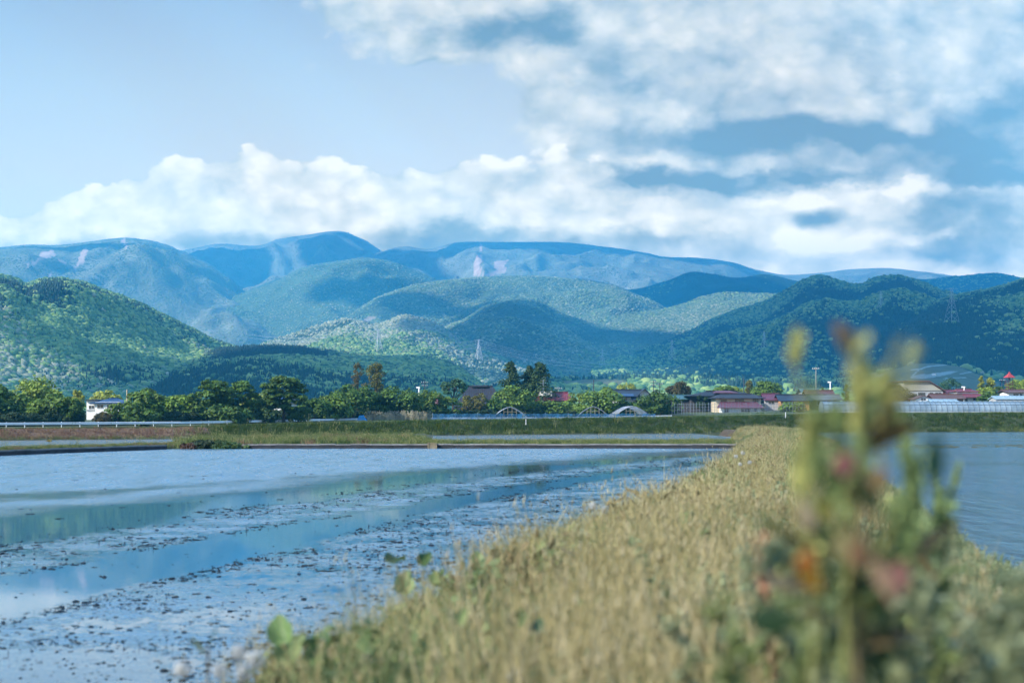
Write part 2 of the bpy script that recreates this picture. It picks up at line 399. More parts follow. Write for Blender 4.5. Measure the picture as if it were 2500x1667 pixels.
class Hill: pass
HILLS = {}
def hill(name, crest, d, foot_d, nv=90, nu=None, spur=0.16, spurw=500.0, wob=0.06, power=1.0, mat_=None, bare=(), plots=(), seed=1, dback=0.35, label=None, rough=0.02, foot_z=None):
    c = np.array(crest, float)*K
    px = np.arange(c[0, 0], c[-1, 0], 5.0) if nu is None else np.linspace(c[0, 0], c[-1, 0], nu)
    cpy = pts_interp(c, px)
    d_ = d*(1+wob*(2*fbm(px/420.0, px*0+seed, seed, 3)-1))
    zc = CZ-(cpy-HZ)/F*d_
    H = Hill(); H.px = px; H.name = name
    t = np.concatenate([np.linspace(0, 1, nv), 1+np.linspace(0.04, 1, 12)**1.3*dback])
    T = t[None, :]; D = np.where(T <= 1, foot_d+(d_[:, None]-foot_d)*T, d_[:, None]*(1+(T-1)*0.8))
    X = (px[:, None]-1250)/F*D
    fz = (zg(X, D)-4.0) if foot_z is None else foot_z
    Tc = np.clip(T, 0, 1)
    # spurs that run down from the crest, with side gullies
    wx = X+spurw*0.9*(fbm(X/spurw*0.6, D/spurw*0.6, seed+5, 3)-0.5)
    wy = D+spurw*0.9*(fbm(X/spurw*0.6, D/spurw*0.6, seed+9, 3)-0.5)
    r1 = 1-np.abs(2*fbm(wx/spurw, wy/(spurw*2.2), seed, 2)-1)*1.6
    r2 = 1-np.abs(2*fbm(wx/spurw*2.7, wy/(spurw)*1.7, seed+3, 3)-1)*1.6
    env = np.sin(np.pi*np.clip(Tc, 0, 1)**0.85)**0.7
    g = Tc**power
    hh = (zc[:, None]-fz)
    Z = fz+hh*np.clip(g+env*spur*(r1-0.45)+env*spur*0.45*(r2-0.45), -0.02, 0.995*np.maximum(Tc, 0.0)**0.35)
    cap = CZ+(zc[:, None]-CZ)*(D/d_[:, None])*(1.0-0.06*(1-Tc))     # nothing in front may overtop the crest line
    kk = 0.05*hh*(1-Tc)+1e-3; hq = np.clip(0.5+0.5*(Z-cap)/kk, 0, 1); smin = Z*(1-hq)+cap*hq-kk*hq*(1-hq)
    Z = np.where(T < 1, np.minimum(smin, cap), np.where(T <= 1, zc[:, None], Z))
    back = np.clip(T-1, 0, None)/dback
    Z = np.where(T > 1, zc[:, None]-hh*0.55*back**1.2, Z)
    Z += hh*rough*(fbm(X/60.0, D/60.0, seed+20, 3)-0.5)*np.clip(Tc*(1-Tc)*5, 0.12, 1)
    PY = HZ-(Z-CZ)/D*F
    B = np.zeros(X.shape)
    PX = np.repeat(px[:, None], X.shape[1], 1)
    for poly in bare:
        wig = 3.0*(fbm(PX/9.0, PY/9.0, 77, 2)-0.5)*2
        B = np.maximum(B, inside([(a*K, b*K) for a, b in poly], PX+wig, PY+wig).astype(float)*(T <= 1.0))
    PL = np.zeros(X.shape)
    for poly in plots: PL = np.maximum(PL, inside([(a*K, b*K) for a, b in poly], PX, PY).astype(float)*(T <= 1.0))
    H.X, H.D, H.Z, H.PY, H.B, H.nv = X, D, Z, PY, B, nv
    o = mesh_np(name, np.stack([X, D, Z], -1), grid_faces(len(px), X.shape[1]), mat_, smooth=True, attrs={'bare': B, 'plot': PL})
    tag(o, label, None, None, 'structure')
    HILLS[label or name] = H
    return H
def surf(H, px, py):
    """the nearest point of a hill seen in that direction"""
    i = int(np.clip(np.searchsorted(H.px, px), 0, len(H.px)-1))
    cand = np.where(H.PY[i, :H.nv] <= py)[0]
    j = cand[0] if len(cand) else H.nv-1
    return np.array([H.X[i, j], H.D[i, j], H.Z[i, j]])

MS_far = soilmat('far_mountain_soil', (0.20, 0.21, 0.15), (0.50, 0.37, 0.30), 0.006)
MS_mid = soilmat('mid_hill_soil', (0.085, 0.13, 0.065), (0.34, 0.28, 0.22), 0.008)
MS_shade = soilmat('shaded_hill_soil', (0.020, 0.050, 0.036), (0.13, 0.145, 0.085), 0.02)  # darker copy of the near soil, painting extra shade onto the cloud-shadowed hills
MS_near = soilmat('near_hill_soil', (0.05, 0.095, 0.045), (0.13, 0.145, 0.085), 0.02)
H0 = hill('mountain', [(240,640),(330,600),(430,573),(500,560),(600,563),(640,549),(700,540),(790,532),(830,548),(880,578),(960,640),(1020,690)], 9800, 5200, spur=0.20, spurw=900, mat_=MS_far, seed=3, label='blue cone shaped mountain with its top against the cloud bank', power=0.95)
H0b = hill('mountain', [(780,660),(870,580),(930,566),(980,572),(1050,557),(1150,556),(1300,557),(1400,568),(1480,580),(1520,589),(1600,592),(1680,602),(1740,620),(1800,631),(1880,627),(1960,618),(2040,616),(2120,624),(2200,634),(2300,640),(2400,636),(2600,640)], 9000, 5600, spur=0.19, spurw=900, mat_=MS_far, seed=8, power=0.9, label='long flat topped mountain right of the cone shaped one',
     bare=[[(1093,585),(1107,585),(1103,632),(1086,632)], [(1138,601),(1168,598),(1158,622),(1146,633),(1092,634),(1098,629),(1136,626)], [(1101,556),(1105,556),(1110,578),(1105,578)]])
H1 = hill('mountain', [(-260,600),(-120,575),(0,568),(70,562),(130,563),(200,556),(250,549),(290,546),(330,550),(380,561),(420,578),(470,600),(520,632),(560,665),(610,700),(670,745),(720,790)], 7800, 4200, spur=0.26, spurw=1000, mat_=MS_far, seed=12, power=0.85, label='broad pale mountain on the left with cleared ski runs',
     bare=[[(60,606),(80,600),(95,580),(122,574),(128,588),(100,596),(80,606)], [(166,618),(178,604),(188,574),(204,572),(196,592),(182,612),(170,618)], [(277,550),(286,548),(300,576),(292,578)], [(104,632),(120,628),(124,642),(112,642)], [(128,598),(140,594),(158,604),(150,606)]])
H2 = hill('mountain', [(500,690),(560,668),(640,640),(700,612),(770,600),(840,592),(890,598),(950,618),(1000,642),(1060,690),(1120,760)], 7000, 4300, spur=0.30, spurw=800, mat_=MS_mid, seed=21, power=0.85, label='pale rounded foothill below the cone shaped mountain')
H3 = hill('hill', [(640,790),(720,755),(800,720),(880,676),(960,652),(1040,641),(1120,635),(1220,633),(1320,640),(1400,652),(1470,676),(1560,705),(1680,740)], 5600, 3600, spur=0.28, spurw=650, mat_=MS_mid, seed=31, power=0.8, label='wide rounded wooded hill in the middle distance',
     bare=[[(822,738),(850,728),(870,730),(850,737)]])
H3b = hill('hill', [(1330,700),(1400,672),(1470,662),(1530,645),(1590,624),(1640,630),(1690,638),(1760,630),(1830,645),(1900,665),(2000,700)], 5900, 4200, spur=0.2, spurw=600, mat_=MS_shade, seed=36, power=0.9, label='dark blue ridge behind the bright hill patch')
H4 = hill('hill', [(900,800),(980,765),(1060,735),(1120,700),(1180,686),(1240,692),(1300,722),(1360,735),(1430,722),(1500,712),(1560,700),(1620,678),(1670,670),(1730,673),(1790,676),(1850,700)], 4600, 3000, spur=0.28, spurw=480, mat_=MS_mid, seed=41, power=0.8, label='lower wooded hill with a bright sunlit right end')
H5 = hill('hill', [(1980,655),(2060,640),(2130,641),(2200,634),(2290,627),(2360,640),(2500,650),(2650,650)], 6200, 4300, spur=0.15, spurw=600, mat_=MS_shade, seed=52, label='dark blue ridge far right below the clouds')
H6 = hill('hill', [(1360,835),(1440,815),(1500,795),(1570,765),(1640,730),(1700,708),(1760,690),(1810,662),(1850,640),(1888,631),(1930,645),(1975,652),(2010,637),(2060,632),(2110,644),(2170,668),(2250,690),(2400,700),(2600,700)], 3600, 2100, spur=0.28, spurw=480, mat_=MS_shade, seed=61, power=0.85, label='large shaded wooded mountain on the right')
H6b = hill('hill', [(1960,800),(2050,745),(2130,700),(2180,682),(2250,668),(2310,655),(2352,640),(2450,600),(2600,560)], 2900, 1700, spur=0.28, spurw=420, mat_=MS_shade, seed=66, power=0.85, label='darkest wooded slope rising out of the right edge')
H7 = hill('hill', [(540,830),(600,790),(660,770),(720,750),(800,733),(860,745),(930,724),(1000,742),(1060,775),(1110,800),(1170,822),(1230,842),(1290,862),(1400,885)], 3300, 2300, spur=0.2, spurw=300, mat_=MS_near, seed=71, power=0.8, label='low sunlit woods behind the pylons')
H8 = hill('hill', [(-260,575),(-120,600),(0,634),(30,640),(60,655),(90,645),(130,641),(180,648),(250,672),(310,693),(370,722),(430,752),(490,782),(550,802),(620,822),(700,850),(780,890)], 2500, 1100, spur=0.26, spurw=420, mat_=MS_near, seed=81, power=0.9, nv=120, label='steep sunlit green hill on the left with mixed woods')
H9 = hill('hill', [(320,870),(400,838),(470,812),(540,800),(600,797),(680,799),(750,808),(830,818),(900,822),(970,821),(1010,828),(1050,844),(1080,866),(1110,890),(1150,915)], 2000, 1000, spur=0.16, spurw=260, mat_=MS_shade, seed=91, power=0.9, label='low shaded wooded spur between the left hill and the village')
H10 = hill('hill', [(1840,905),(1920,880),(2000,858),(2050,842),(2100,828),(2150,824),(2200,830),(2270,850),(2352,866),(2500,880)], 2100, 1000, spur=0.08, spurw=200, mat_=MS_near, seed=95, power=0.9, label='olive hill of fields behind the long greenhouse', foot_z=4.0,
     bare=[[(1950,880),(2060,846),(2110,830),(2180,828),(2205,842),(2240,858),(2300,880),(2300,910),(1900,910)]], plots=[[(2092,869),(2100,862),(2185,852),(2200,853),(2170,862),(2120,870)], [(2088,868),(2108,849),(2112,849),(2095,868)], [(2090,848),(2115,846),(2130,840),(2180,836),(2180,838),(2132,843),(2116,849),(2090,851)], [(2168,868),(2220,866),(2220,868),(2168,870)], [(2000,862),(2030,858),(2032,864),(2004,868)], [(2205,858),(2238,851),(2240,853),(2206,860)]], nv=150)
H11 = hill('hill', [(1120,890),(1200,878),(1290,872),(1400,868),(1560,866),(1700,868),(1850,872),(2000,876)], 1700, 900, spur=0.1, spurw=160, mat_=MS_near, seed=98, power=0.9, label='low bushy valley edge behind the village roofs', foot_z=3.0,
     bare=[[(1285,874),(1400,870),(1430,872),(1450,888),(1300,890)]])

# ---- woods: crown blobs and conifer spikes instanced over the hills (one uncountable mass per hill)
def ico(sub=2):
    import bmesh
    bm = bmesh.new(); bmesh.ops.create_icosphere(bm, subdivisions=sub, radius=1.0)
    v = np.array([p.co[:] for p in bm.verts]); f = np.array([[q.index for q in p.verts] for p in bm.faces]); bm.free()
    return v, f
ICO_V, ICO_F = ico(2); ICO3_V, ICO3_F = ico(3)
M_broad = leafmat('broadleaf_wood', [(0.0, (0.026, 0.075, 0.040)), (0.35, (0.085, 0.180, 0.066)), (0.7, (0.195, 0.300, 0.092)), (1.0, (0.33, 0.40, 0.14))], trans=0.0, rnd=0.75)
M_conif = leafmat('conifer_wood', [(0.0, (0.008, 0.030, 0.028)), (0.6, (0.020, 0.055, 0.042)), (1.0, (0.04, 0.085, 0.055))], trans=0.0, rnd=0.7)  # conifer green, darkened and blued to deepen the cloud-shaded hills
M_spring = leafmat('spring_wood', [(0.0, (0.17, 0.20, 0.13)), (0.5, (0.28, 0.30, 0.19)), (1.0, (0.40, 0.40, 0.29))], trans=0.0, rnd=0.75)
BV = []
for k in range(6):
    n = ICO_V; s = 10+k
    disp = 1+0.55*(fbm(n[:, 0]*1.7+k*3+n[:, 2], n[:, 1]*1.7+n[:, 2]*1.3, s, 3)-0.5)*2
    v = n*disp[:, None]; v[:, 2] = v[:, 2]*0.85+0.35
    BV.append(mesh_np('crown_blob', v, ICO_F, M_broad, link=False, attrs={'tone': rng.uniform(0.2, 0.8, len(v))}))
for k in range(3):
    rows = 7; nn = 9; v = []; f = []
    for i in range(rows):
        t = i/(rows-1); r0 = 0.62*(1-t)**0.85+0.02
        for s in (0, 1):
            for j in range(nn):
                a = 2*math.pi*j/nn; rr = r0*(1.0 if s == 0 else 0.62)*(1+0.25*rng.uniform(-1, 1))
                v.append((rr*math.cos(a), rr*math.sin(a), t*3.0-0.3+(0.0 if s == 0 else 0.3)))
    v = np.array(v); f = np.array([[i*nn+j, i*nn+(j+1) % nn, (i+1)*nn+(j+1) % nn, (i+1)*nn+j] for i in range(2*rows-1) for j in range(nn)])
    BV.append(mesh_np('conifer_spike', v, f, M_conif, link=False, attrs={'tone': rng.uniform(0.1, 0.9, len(v))}))
for k in range(4):
    n = ICO_V; s = 40+k
    disp = 1+0.5*(fbm(n[:, 0]*1.7+k*3+n[:, 2], n[:, 1]*1.7+n[:, 2]*1.3, s, 3)-0.5)*2
    v = n*disp[:, None]; v[:, 2] = v[:, 2]*0.8+0.35
    BV.append(mesh_np('spring_blob', v, ICO_F, M_spring, link=False, attrs={'tone': rng.uniform(0.2, 0.8, len(v))}))
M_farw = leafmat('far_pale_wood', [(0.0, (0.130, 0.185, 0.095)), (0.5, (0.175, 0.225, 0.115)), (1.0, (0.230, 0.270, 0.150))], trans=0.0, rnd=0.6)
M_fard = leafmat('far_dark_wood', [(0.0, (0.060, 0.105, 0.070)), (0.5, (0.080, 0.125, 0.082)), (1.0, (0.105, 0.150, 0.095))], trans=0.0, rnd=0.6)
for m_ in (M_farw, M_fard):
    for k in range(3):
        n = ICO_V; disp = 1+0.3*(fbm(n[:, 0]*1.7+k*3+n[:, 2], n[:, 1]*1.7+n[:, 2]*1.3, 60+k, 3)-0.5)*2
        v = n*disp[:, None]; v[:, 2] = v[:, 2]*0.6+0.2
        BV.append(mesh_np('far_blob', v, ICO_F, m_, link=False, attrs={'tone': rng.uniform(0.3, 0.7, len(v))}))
for i, o in enumerate(BV): o.name = 'wood_variant_%02d' % i     # collection order is alphabetical by position
woods_coll = variants('wood_variants', BV)

def woods(H, n, size, conif=0.3, spring=0.15, patch=250.0, label=None, seed=1, far=0.0):
    r = np.random.default_rng(seed)
    nu, nv = H.X.shape[0], H.nv
    a = np.abs((H.X[1:, :nv-1]-H.X[:-1, :nv-1])*(H.D[1:, 1:nv]-H.D[1:, :nv-1]))
    # weight by area but favour the steep, more visible part
    vis = np.clip((H.PY[1:, :nv-1]-H.PY[1:, 1:nv])/F*H.D[1:, :nv-1], 0.02, None)/np.maximum(H.D[1:, 1:nv]-H.D[1:, :nv-1], 1e-3)
    w = (a*np.clip(vis, 0.05, 1.0)).ravel(); w /= w.sum()
    c = r.choice(len(w), n, p=w); i = c//(nv-1); j = c % (nv-1); u = r.random(n); v = r.random(n)
    bil = lambda A: (A[i, j]*(1-u)+A[i+1, j]*u)*(1-v)+(A[i, j+1]*(1-u)+A[i+1, j+1]*u)*v
    x, y, z, b = bil(H.X), bil(H.D), bil(H.Z), bil(H.B)
    ok = b < 0.3
    # crest trees
    x, y, z = x[ok], y[ok], z[ok]; m = len(x)
    cn = fbm(x/patch, y/patch*0.8, seed+50, 4)
    cn = cn+(0.07-0.05*far)*r.standard_normal(m)
    isc = cn > np.quantile(cn, 1-conif) if conif > 0 else np.zeros(m, bool)
    sn = fbm(x/patch*0.7+9, y/patch*0.6, seed+70, 3)+(0.1-0.08*far)*r.standard_normal(m)
    iss = (sn > np.quantile(sn, 1-spring)) & ~isc if spring > 0 else np.zeros(m, bool)
    idx = np.where(isc, 6+r.integers(0, 3, m), np.where(iss, 9+r.integers(0, 4, m), r.integers(0, 6, m)))
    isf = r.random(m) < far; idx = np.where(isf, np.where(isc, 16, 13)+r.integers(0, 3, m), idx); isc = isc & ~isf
    s = size*r.uniform(0.55, 1.3, m)
    scl = np.stack([s, s, s*r.uniform(0.8, 1.15, m)], 1)
    scl[isc] *= np.array([0.80, 0.80, 0.50])
    rot = np.stack([np.zeros(m), np.zeros(m), r.uniform(0, 6.28, m)], 1)
    return scatter('woods', np.stack([x, y, z-size*0.25], 1), rot, scl, idx, woods_coll, label, 'woods')
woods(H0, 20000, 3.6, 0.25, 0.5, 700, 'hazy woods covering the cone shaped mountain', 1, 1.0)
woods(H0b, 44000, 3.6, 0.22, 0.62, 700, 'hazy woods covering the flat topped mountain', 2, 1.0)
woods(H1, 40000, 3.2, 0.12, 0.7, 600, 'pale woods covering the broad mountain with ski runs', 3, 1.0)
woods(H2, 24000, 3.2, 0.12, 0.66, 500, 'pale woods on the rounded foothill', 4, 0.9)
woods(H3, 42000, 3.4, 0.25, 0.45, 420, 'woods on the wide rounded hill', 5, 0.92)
woods(H3b, 20000, 3.6, 0.75, 0.0, 420, 'dark woods on the blue ridge', 6, 0)  # dark conifer share raised on the shaded hills to deepen their shade
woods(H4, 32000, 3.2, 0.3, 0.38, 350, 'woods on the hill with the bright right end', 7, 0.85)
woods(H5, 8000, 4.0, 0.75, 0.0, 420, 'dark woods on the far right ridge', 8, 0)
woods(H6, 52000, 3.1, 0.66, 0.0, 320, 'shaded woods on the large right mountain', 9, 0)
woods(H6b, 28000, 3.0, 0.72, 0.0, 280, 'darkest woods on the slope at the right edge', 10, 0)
woods(H7, 26000, 3.6, 0.2, 0.45, 220, 'bright low woods behind the pylons', 11, 0.4)
woods(H8, 56000, 3.7, 0.27, 0.12, 190, 'mixed bright and dark woods on the steep left hill', 12)
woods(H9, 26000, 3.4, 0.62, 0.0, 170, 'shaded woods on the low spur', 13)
woods(H10, 900, 5.5, 0.2, 0.2, 120, 'scattered woods round the hill of fields', 14)
woods(H11, 4200, 4.2, 0.5, 0.0, 120, 'bushy woods along the valley edge', 15)

# ---- haze: one closed box of even air round everything
m = bpy.data.materials.new('haze_air'); m.use_nodes = True; t = m.node_tree; t.nodes.clear()
o_ = t.nodes.new('ShaderNodeOutputMaterial'); pv = t.nodes.new('ShaderNodeVolumePrincipled')
pv.inputs['Color'].default_value = (0.06, 0.54, 1.0, 1); pv.inputs['Density'].default_value = HAZE_D
pv.inputs['Anisotropy'].default_value = 0.0
t.links.new(pv.outputs[0], o_.inputs['Volume'])
tag(MB().box(-5400, 5400, -65, 13200, -5.5, 1480).build('haze', m), 'pale blue air between the camera and the mountains', 'haze', None, 'stuff')

# ---- fair-weather clouds overhead (above the frame) that drop the shadows seen on the slopes
M_cloud = mat('cloud_white', (0.85, 0.86, 0.88), 1.0, 0.05, 0.002)
def cloud(q, rx, ry, z, seed, n=9, label=None):
    t = (z-q[2])/SUN.z; c = q+np.array(SUN[:])*t
    r = np.random.default_rng(seed); V = []; Fc = []; off = 0
    for k in range(n):
        a = r.uniform(0, 6.28); rr = math.sqrt(r.random())*0.62
        p = np.array([c[0]+rx*rr*math.cos(a), c[1]+ry*rr*math.sin(a), c[2]+r.uniform(-30, 60)])
        s = np.array([rx*r.uniform(0.32, 0.55), ry*r.uniform(0.32, 0.55), 90*r.uniform(0.7, 1.2)])
        d = 1+0.35*(fbm(ICO3_V[:, 0]*2.2+k*5, ICO3_V[:, 1]*2.2+ICO3_V[:, 2]*2, seed+k, 4)-0.5)*2
        V.append(ICO3_V*d[:, None]*s+p); Fc.append(ICO3_F+off); off += len(ICO3_V)
    o = mesh_np('cloud', np.concatenate(V), np.concatenate(Fc), M_cloud, smooth=True)
    return tag(o, label or 'white cumulus cloud drifting above the frame', 'cloud', 'clouds drifting overhead', 'stuff')
def shade(H, px, py, wx, wy, z, seed, n=9):
    q = surf(H, px*K, py*K); d = q[1]
    cloud(q, wx*K/F*d, wy, z, seed, n)

for H, px, py, wx, wy, z, n in [
 (H10, 2130, 860, 240, 700, 1750, 8), (H11, 1950, 880, 330, 500, 1750, 9), (H11, 1180, 880, 120, 300, 1750, 6),
 (H9, 760, 850, 330, 600, 2000, 10), (H9, 960, 860, 180, 500, 2000, 7), (H9, 520, 840, 110, 300, 2000, 6),
 (H4, 1240, 770, 250, 900, 2600, 10), (H4, 1420, 770, 160, 500, 2600, 7), (H7, 1230, 850, 120, 400, 2300, 6),
 (H6, 1560, 810, 230, 900, 2400, 10), (H6, 1700, 760, 200, 800, 2400, 9), (H6, 1880, 700, 260, 1100, 2600, 11), (H6, 1900, 800, 260, 900, 2400, 10), (H6, 2130, 740, 260, 1100, 2600, 11), (H6, 2100, 820, 260, 800, 2300, 9),
 (H6, 1890, 648, 160, 500, 2800, 8), (H6, 2060, 648, 180, 500, 2800, 8), (H6, 1750, 705, 90, 300, 2600, 6), (H6b, 2330, 665, 160, 500, 2500, 7),
 (H6b, 2300, 740, 260, 1000, 2300, 11), (H6b, 2250, 820, 260, 700, 2200, 9),
 (H3b, 1640, 660, 280, 700, 3400, 10), (H5, 2230, 650, 300, 1200, 3600, 9),
 (H0, 740, 565, 200, 1100, 4300, 9), (H0b, 1330, 570, 240, 500, 4300, 9), (H0b, 1050, 565, 160, 600, 4300, 7), (H0b, 1650, 600, 120, 400, 4300, 6), (H0, 500, 590, 130, 800, 4300, 7), (H0, 790, 536, 130, 500, 4300, 7), (H0b, 1480, 582, 160, 500, 4300, 7), (H0b, 1230, 558, 200, 500, 4300, 8), (H1, 120, 570, 180, 300, 3900, 6),
 (H2, 800, 665, 110, 260, 3400, 6), (H3, 1130, 715, 80, 220, 3000, 5), (H3, 950, 705, 60, 160, 3000, 5)]:
    shade(H, px, py, wx, wy, z, px+py, n)
# ================================================================= paddies, banks and the grass levee
def wd(py): return CZ*F/(py-HZ)                       # distance of a water-level point seen at that row
xL = lambda y: np.interp(y, [-5, 0, 4, 5.3, 7, 10.85, 14.4, 34.7, 62, 76, 120], [-1.9, -1.5, -0.98, -0.83, -0.58, 0.46, 1.35, 5.3, 10.6, 12.2, 19])
xR = lambda y: np.interp(y, [-5, 0, 8.4, 12.2, 35, 62, 90, 125, 160], [0.9, 1.5, 3.0, 3.85, 8.2, 14.0, 18.6, 25.5, 32])
def levee_z(x, y):
    w = 0.75
    e = np.minimum(x-(xL(y)-w), (xR(y)+w)-x)
    return -0.25+0.82*sstep(0, w*1.25, e)+0.10*(fbm(np.asarray(x)*0.9, np.asarray(y)*0.5, 5, 3)-0.5)
ly = np.concatenate([np.linspace(-4, 20, 80), np.linspace(20.5, 128, 130)])
lu = np.linspace(-1.05, 1.05, 41)
LY = ly[:, None]; c = (xL(ly)+xR(ly))/2; hw = (xR(ly)-xL(ly))/2+0.75
LX = c[:, None]+lu[None, :]*hw[:, None]
M_soil = mat('levee_soil', (0.055, 0.042, 0.028), 0.95, 0.45, 3.0, 0.6, 14)
tag(mesh_np('grass_levee_ground', np.stack([LX, LY+0*LX, levee_z(LX, LY+0*LX)], -1), grid_faces(len(ly), len(lu)), M_soil, smooth=True), kind='structure')

# ---- far side: curb line, grass strip, shallow water, green embankment (heights by distance, per bearing)
cp = np.array([-1400, -400, 0, 420, 480, 1000, 1060, 1780, 1850, 1900, 2000, 2600, 3600], float)
curb_d = np.array([36, 53, 60.4, 73, 74, 75.0, 75.0, 75.0, 75, 75, 75, 75, 75])
strip_b = np.array([44, 59, 66, 77, 96, 108, 85, 86, 86, 86, 86, 86, 86])        # back edge of the grass strip
emb_b = np.array([85, 98, 101, 108, 111, 128, 130, 152, 154, 155, 156, 162, 170])  # foot of the embankment
emb_w = np.array([5, 5, 5, 6, 6, 8, 8, 7, 7, 7, 7, 7, 7.])
top_py = np.array([1048, 1048, 1047.5, 1045, 1043, 1030, 1028, 1017, 1015, 1014, 1012, 1007, 1000])
def wetmask(px):   # 1 where water stands between strip and embankment
    return np.clip(1-sstep(400, 450, px)+sstep(1030, 1090, px), 0, 1)
def stripmask(px): return 1-sstep(1840, 1900, px)     # the grass strip ends at the levee
def far_z(px, d):
    I = lambda a: np.interp(px, cp, a)
    cd, sb, eb, ew = I(curb_d), I(strip_b), I(emb_b), I(emb_w)
    zt = CZ-(I(top_py)-HZ)/F*(eb+ew)
    wet, st = wetmask(px), stripmask(px)
    s = 0.20*st*sstep(cd+0.25, cd+1.2, d)-0.30*(1-sstep(cd+0.1, cd+0.3, d))
    s = np.where(d > cd+0.25, s, -0.3)
    low = 0.20*(1-wet)*st-0.28*np.maximum(wet, 1-st)
    s = np.where(d > sb-1, s+(low-0.20*st)*sstep(sb-1.2, sb+1.2, d), s)
    emb = zt*sstep(eb-0.6, eb+ew, d)
    s = np.where(d > eb-1.5, s*(1-sstep(eb-1.5, eb+0.5, d))+emb, s)
    back = sstep(eb+ew+6, eb+ew+34, d)
    x = (px-1250)/F*d
    return s*(1-back)+(zg(x, d)-0.1)*back
fpx = np.concatenate([np.arange(-1400, -100, 60), np.arange(-100, 2600, 14), np.arange(2600, 3600, 60)]).astype(float)
fd = np.concatenate([np.arange(34, 60, 2.0), np.arange(60, 120, 0.8), np.arange(120, 175, 1.0), np.arange(175, 222, 3.0)])
FP, FD = np.meshgrid(fpx, fd, indexing='ij')
FZ = far_z(FP, FD)+0.10*(fbm(FP/9, FD/2.0, 3, 3)-0.5)*(FD > 60)
M_bank = newmat('bank_earth'); m_, nd_, b_ = M_bank
n_ = nd_.noise(nd_.coord('Object'), 0.35, 6, 0.65)
g_ = nd_.ramp(n_, [(0.3, (0.014, 0.024, 0.009)), (0.55, (0.032, 0.046, 0.015)), (0.75, (0.07, 0.066, 0.03))])
e_ = nd_.ramp(nd_.noise(nd_.coord('Object'), 0.6, 6, 0.7), [(0.3, (0.045, 0.022, 0.018)), (0.55, (0.12, 0.075, 0.05)), (0.75, (0.22, 0.17, 0.11))])
nd_.l.new(nd_.mix(nd_.attr('bare'), g_, e_), b_.inputs['Base Color']); b_.inputs['Roughness'].default_value = 1
bare = (1-sstep(500, 530, FP))*sstep(0.1, 0.3, FZ)*(FD > 84)
tag(mesh_np('field_bank_terrain', np.stack([(FP-1250)/F*FD, FD, FZ], -1), grid_faces(len(fpx), len(fd)), m_, smooth=True, attrs={'bare': bare}), kind='structure')

# ---- water. The wind-ruffled, still and muddy lanes left by the harrow vary the roughness; ruffled water also carries sky shine in its base colour.
def lane(pts):
    p = np.array(pts, float)*K
    return lambda px: np.interp(px, p[:, 0], p[:, 1])
c1u = lane([(-400, 1205), (0, 1175), (500, 1130), (900, 1085), (1100, 1071), (1300, 1056), (1500, 1041), (1660, 1034), (2400, 1030)])
c1l = lane([(-400, 1300), (0, 1262), (200, 1228), (400, 1196), (600, 1166), (900, 1126), (1100, 1100), (1300, 1078), (1500, 1058), (1700, 1040), (2400, 1032)])
c2u = lane([(-400, 1400), (0, 1322), (100, 1304), (250, 1276), (420, 1240), (600, 1208), (900, 1163), (1150, 1115), (1400, 1082), (1640, 1056), (2400, 1034)])
c2l = lane([(-400, 1520), (0, 1428), (150, 1396), (300, 1356), (500, 1308), (650, 1270), (850, 1216), (1100, 1156), (1300, 1120), (1500, 1080), (1700, 1056), (2400, 1036)])
st_u = lane([(-400, 1145), (0, 1132), (200, 1124), (500, 1108), (800, 1090), (2400, 1030)])
st_l = lane([(-400, 1160), (0, 1150), (160, 1142), (420, 1118), (800, 1093), (2400, 1031)])
def water_maps(px, py):
    x = (px-1250)/F*wd(py); y = wd(py)
    j = (fbm(x*0.55, y*0.55, 31, 4)-0.5)
    q = py+j*(5+0.10*(py-1080)); s = 3+0.03*(py-1080)
    band = lambda a, b: sstep(a(px)-s, a(px)+s, q)*(1-sstep(b(px)-s, b(px)+s, q))
    calm1, calm2, stk = band(c1u, c1l), band(c2u, c2l), band(st_u, st_l)
    mud = np.maximum(band(c1l, c2u), sstep(c2l(px)-s, c2l(px)+s, q))
    right = sstep(1350, 1600, px)*(1-sstep(1125, 1200, py))
    rip = (1-sstep(c1u(px)-s*2.2-3, c1u(px)+s*2.2+3, q))
    rip = rip*(1-0.75*stk)*(1-0.55*right*sstep(1100, 1106, q))
    pool = sstep(1555, 1600, py+60*j)*(1-sstep(330, 520, px+200*j))
    pool2 = sstep(0.60, 0.68, fbm(x*0.35+4, y*0.35, 47, 3))*sstep(1300, 1400, py)
    mud = mud*(1-0.8*pool)*(1-0.7*pool2)
    return np.clip(rip, 0, 1), np.clip(mud, 0, 1)
M_water, nd_, b_ = newmat('paddy_water')
co = nd_.coord('Object'); rip = nd_.attr('ripple'); mud = nd_.attr('mud')
nA = nd_.noise(co, 7.0, 6, 0.68); nB = nd_.noise(co, 1.1, 4, 0.6); nC = nd_.noise(co, 22.0, 4, 0.6)
thr = nd_.m('MULTIPLY_ADD', nB, 0.5, nd_.m('MULTIPLY', nA, 0.62))
fleck = nd_.ss(thr, 0.50, 0.62)                       # broken, ruffled cells between mud crumbs
rough = nd_.m('ADD', nd_.m('MULTIPLY', rip, 0.22), nd_.m('MULTIPLY', nd_.m('MULTIPLY', mud, fleck), 0.26))
nD = nd_.noise(nd_.vm('MULTIPLY', co, (1.5, 0.32, 1.0)), 1.0, 5, 0.65)
rough = nd_.m('ADD', rough, nd_.m('MULTIPLY', nd_.m('MULTIPLY', rip, nd_.m('SUBTRACT', nD, 0.5)), 0.55))
nd_.put(b_.inputs['Roughness'], nd_.m('MAXIMUM', rough, 0.035))
film = nd_.m('MULTIPLY', mud, nd_.ss(nd_.m('ADD', nd_.m('MULTIPLY', nC, 0.6), nd_.m('MULTIPLY', nA, 0.5)), 0.62, 0.68))
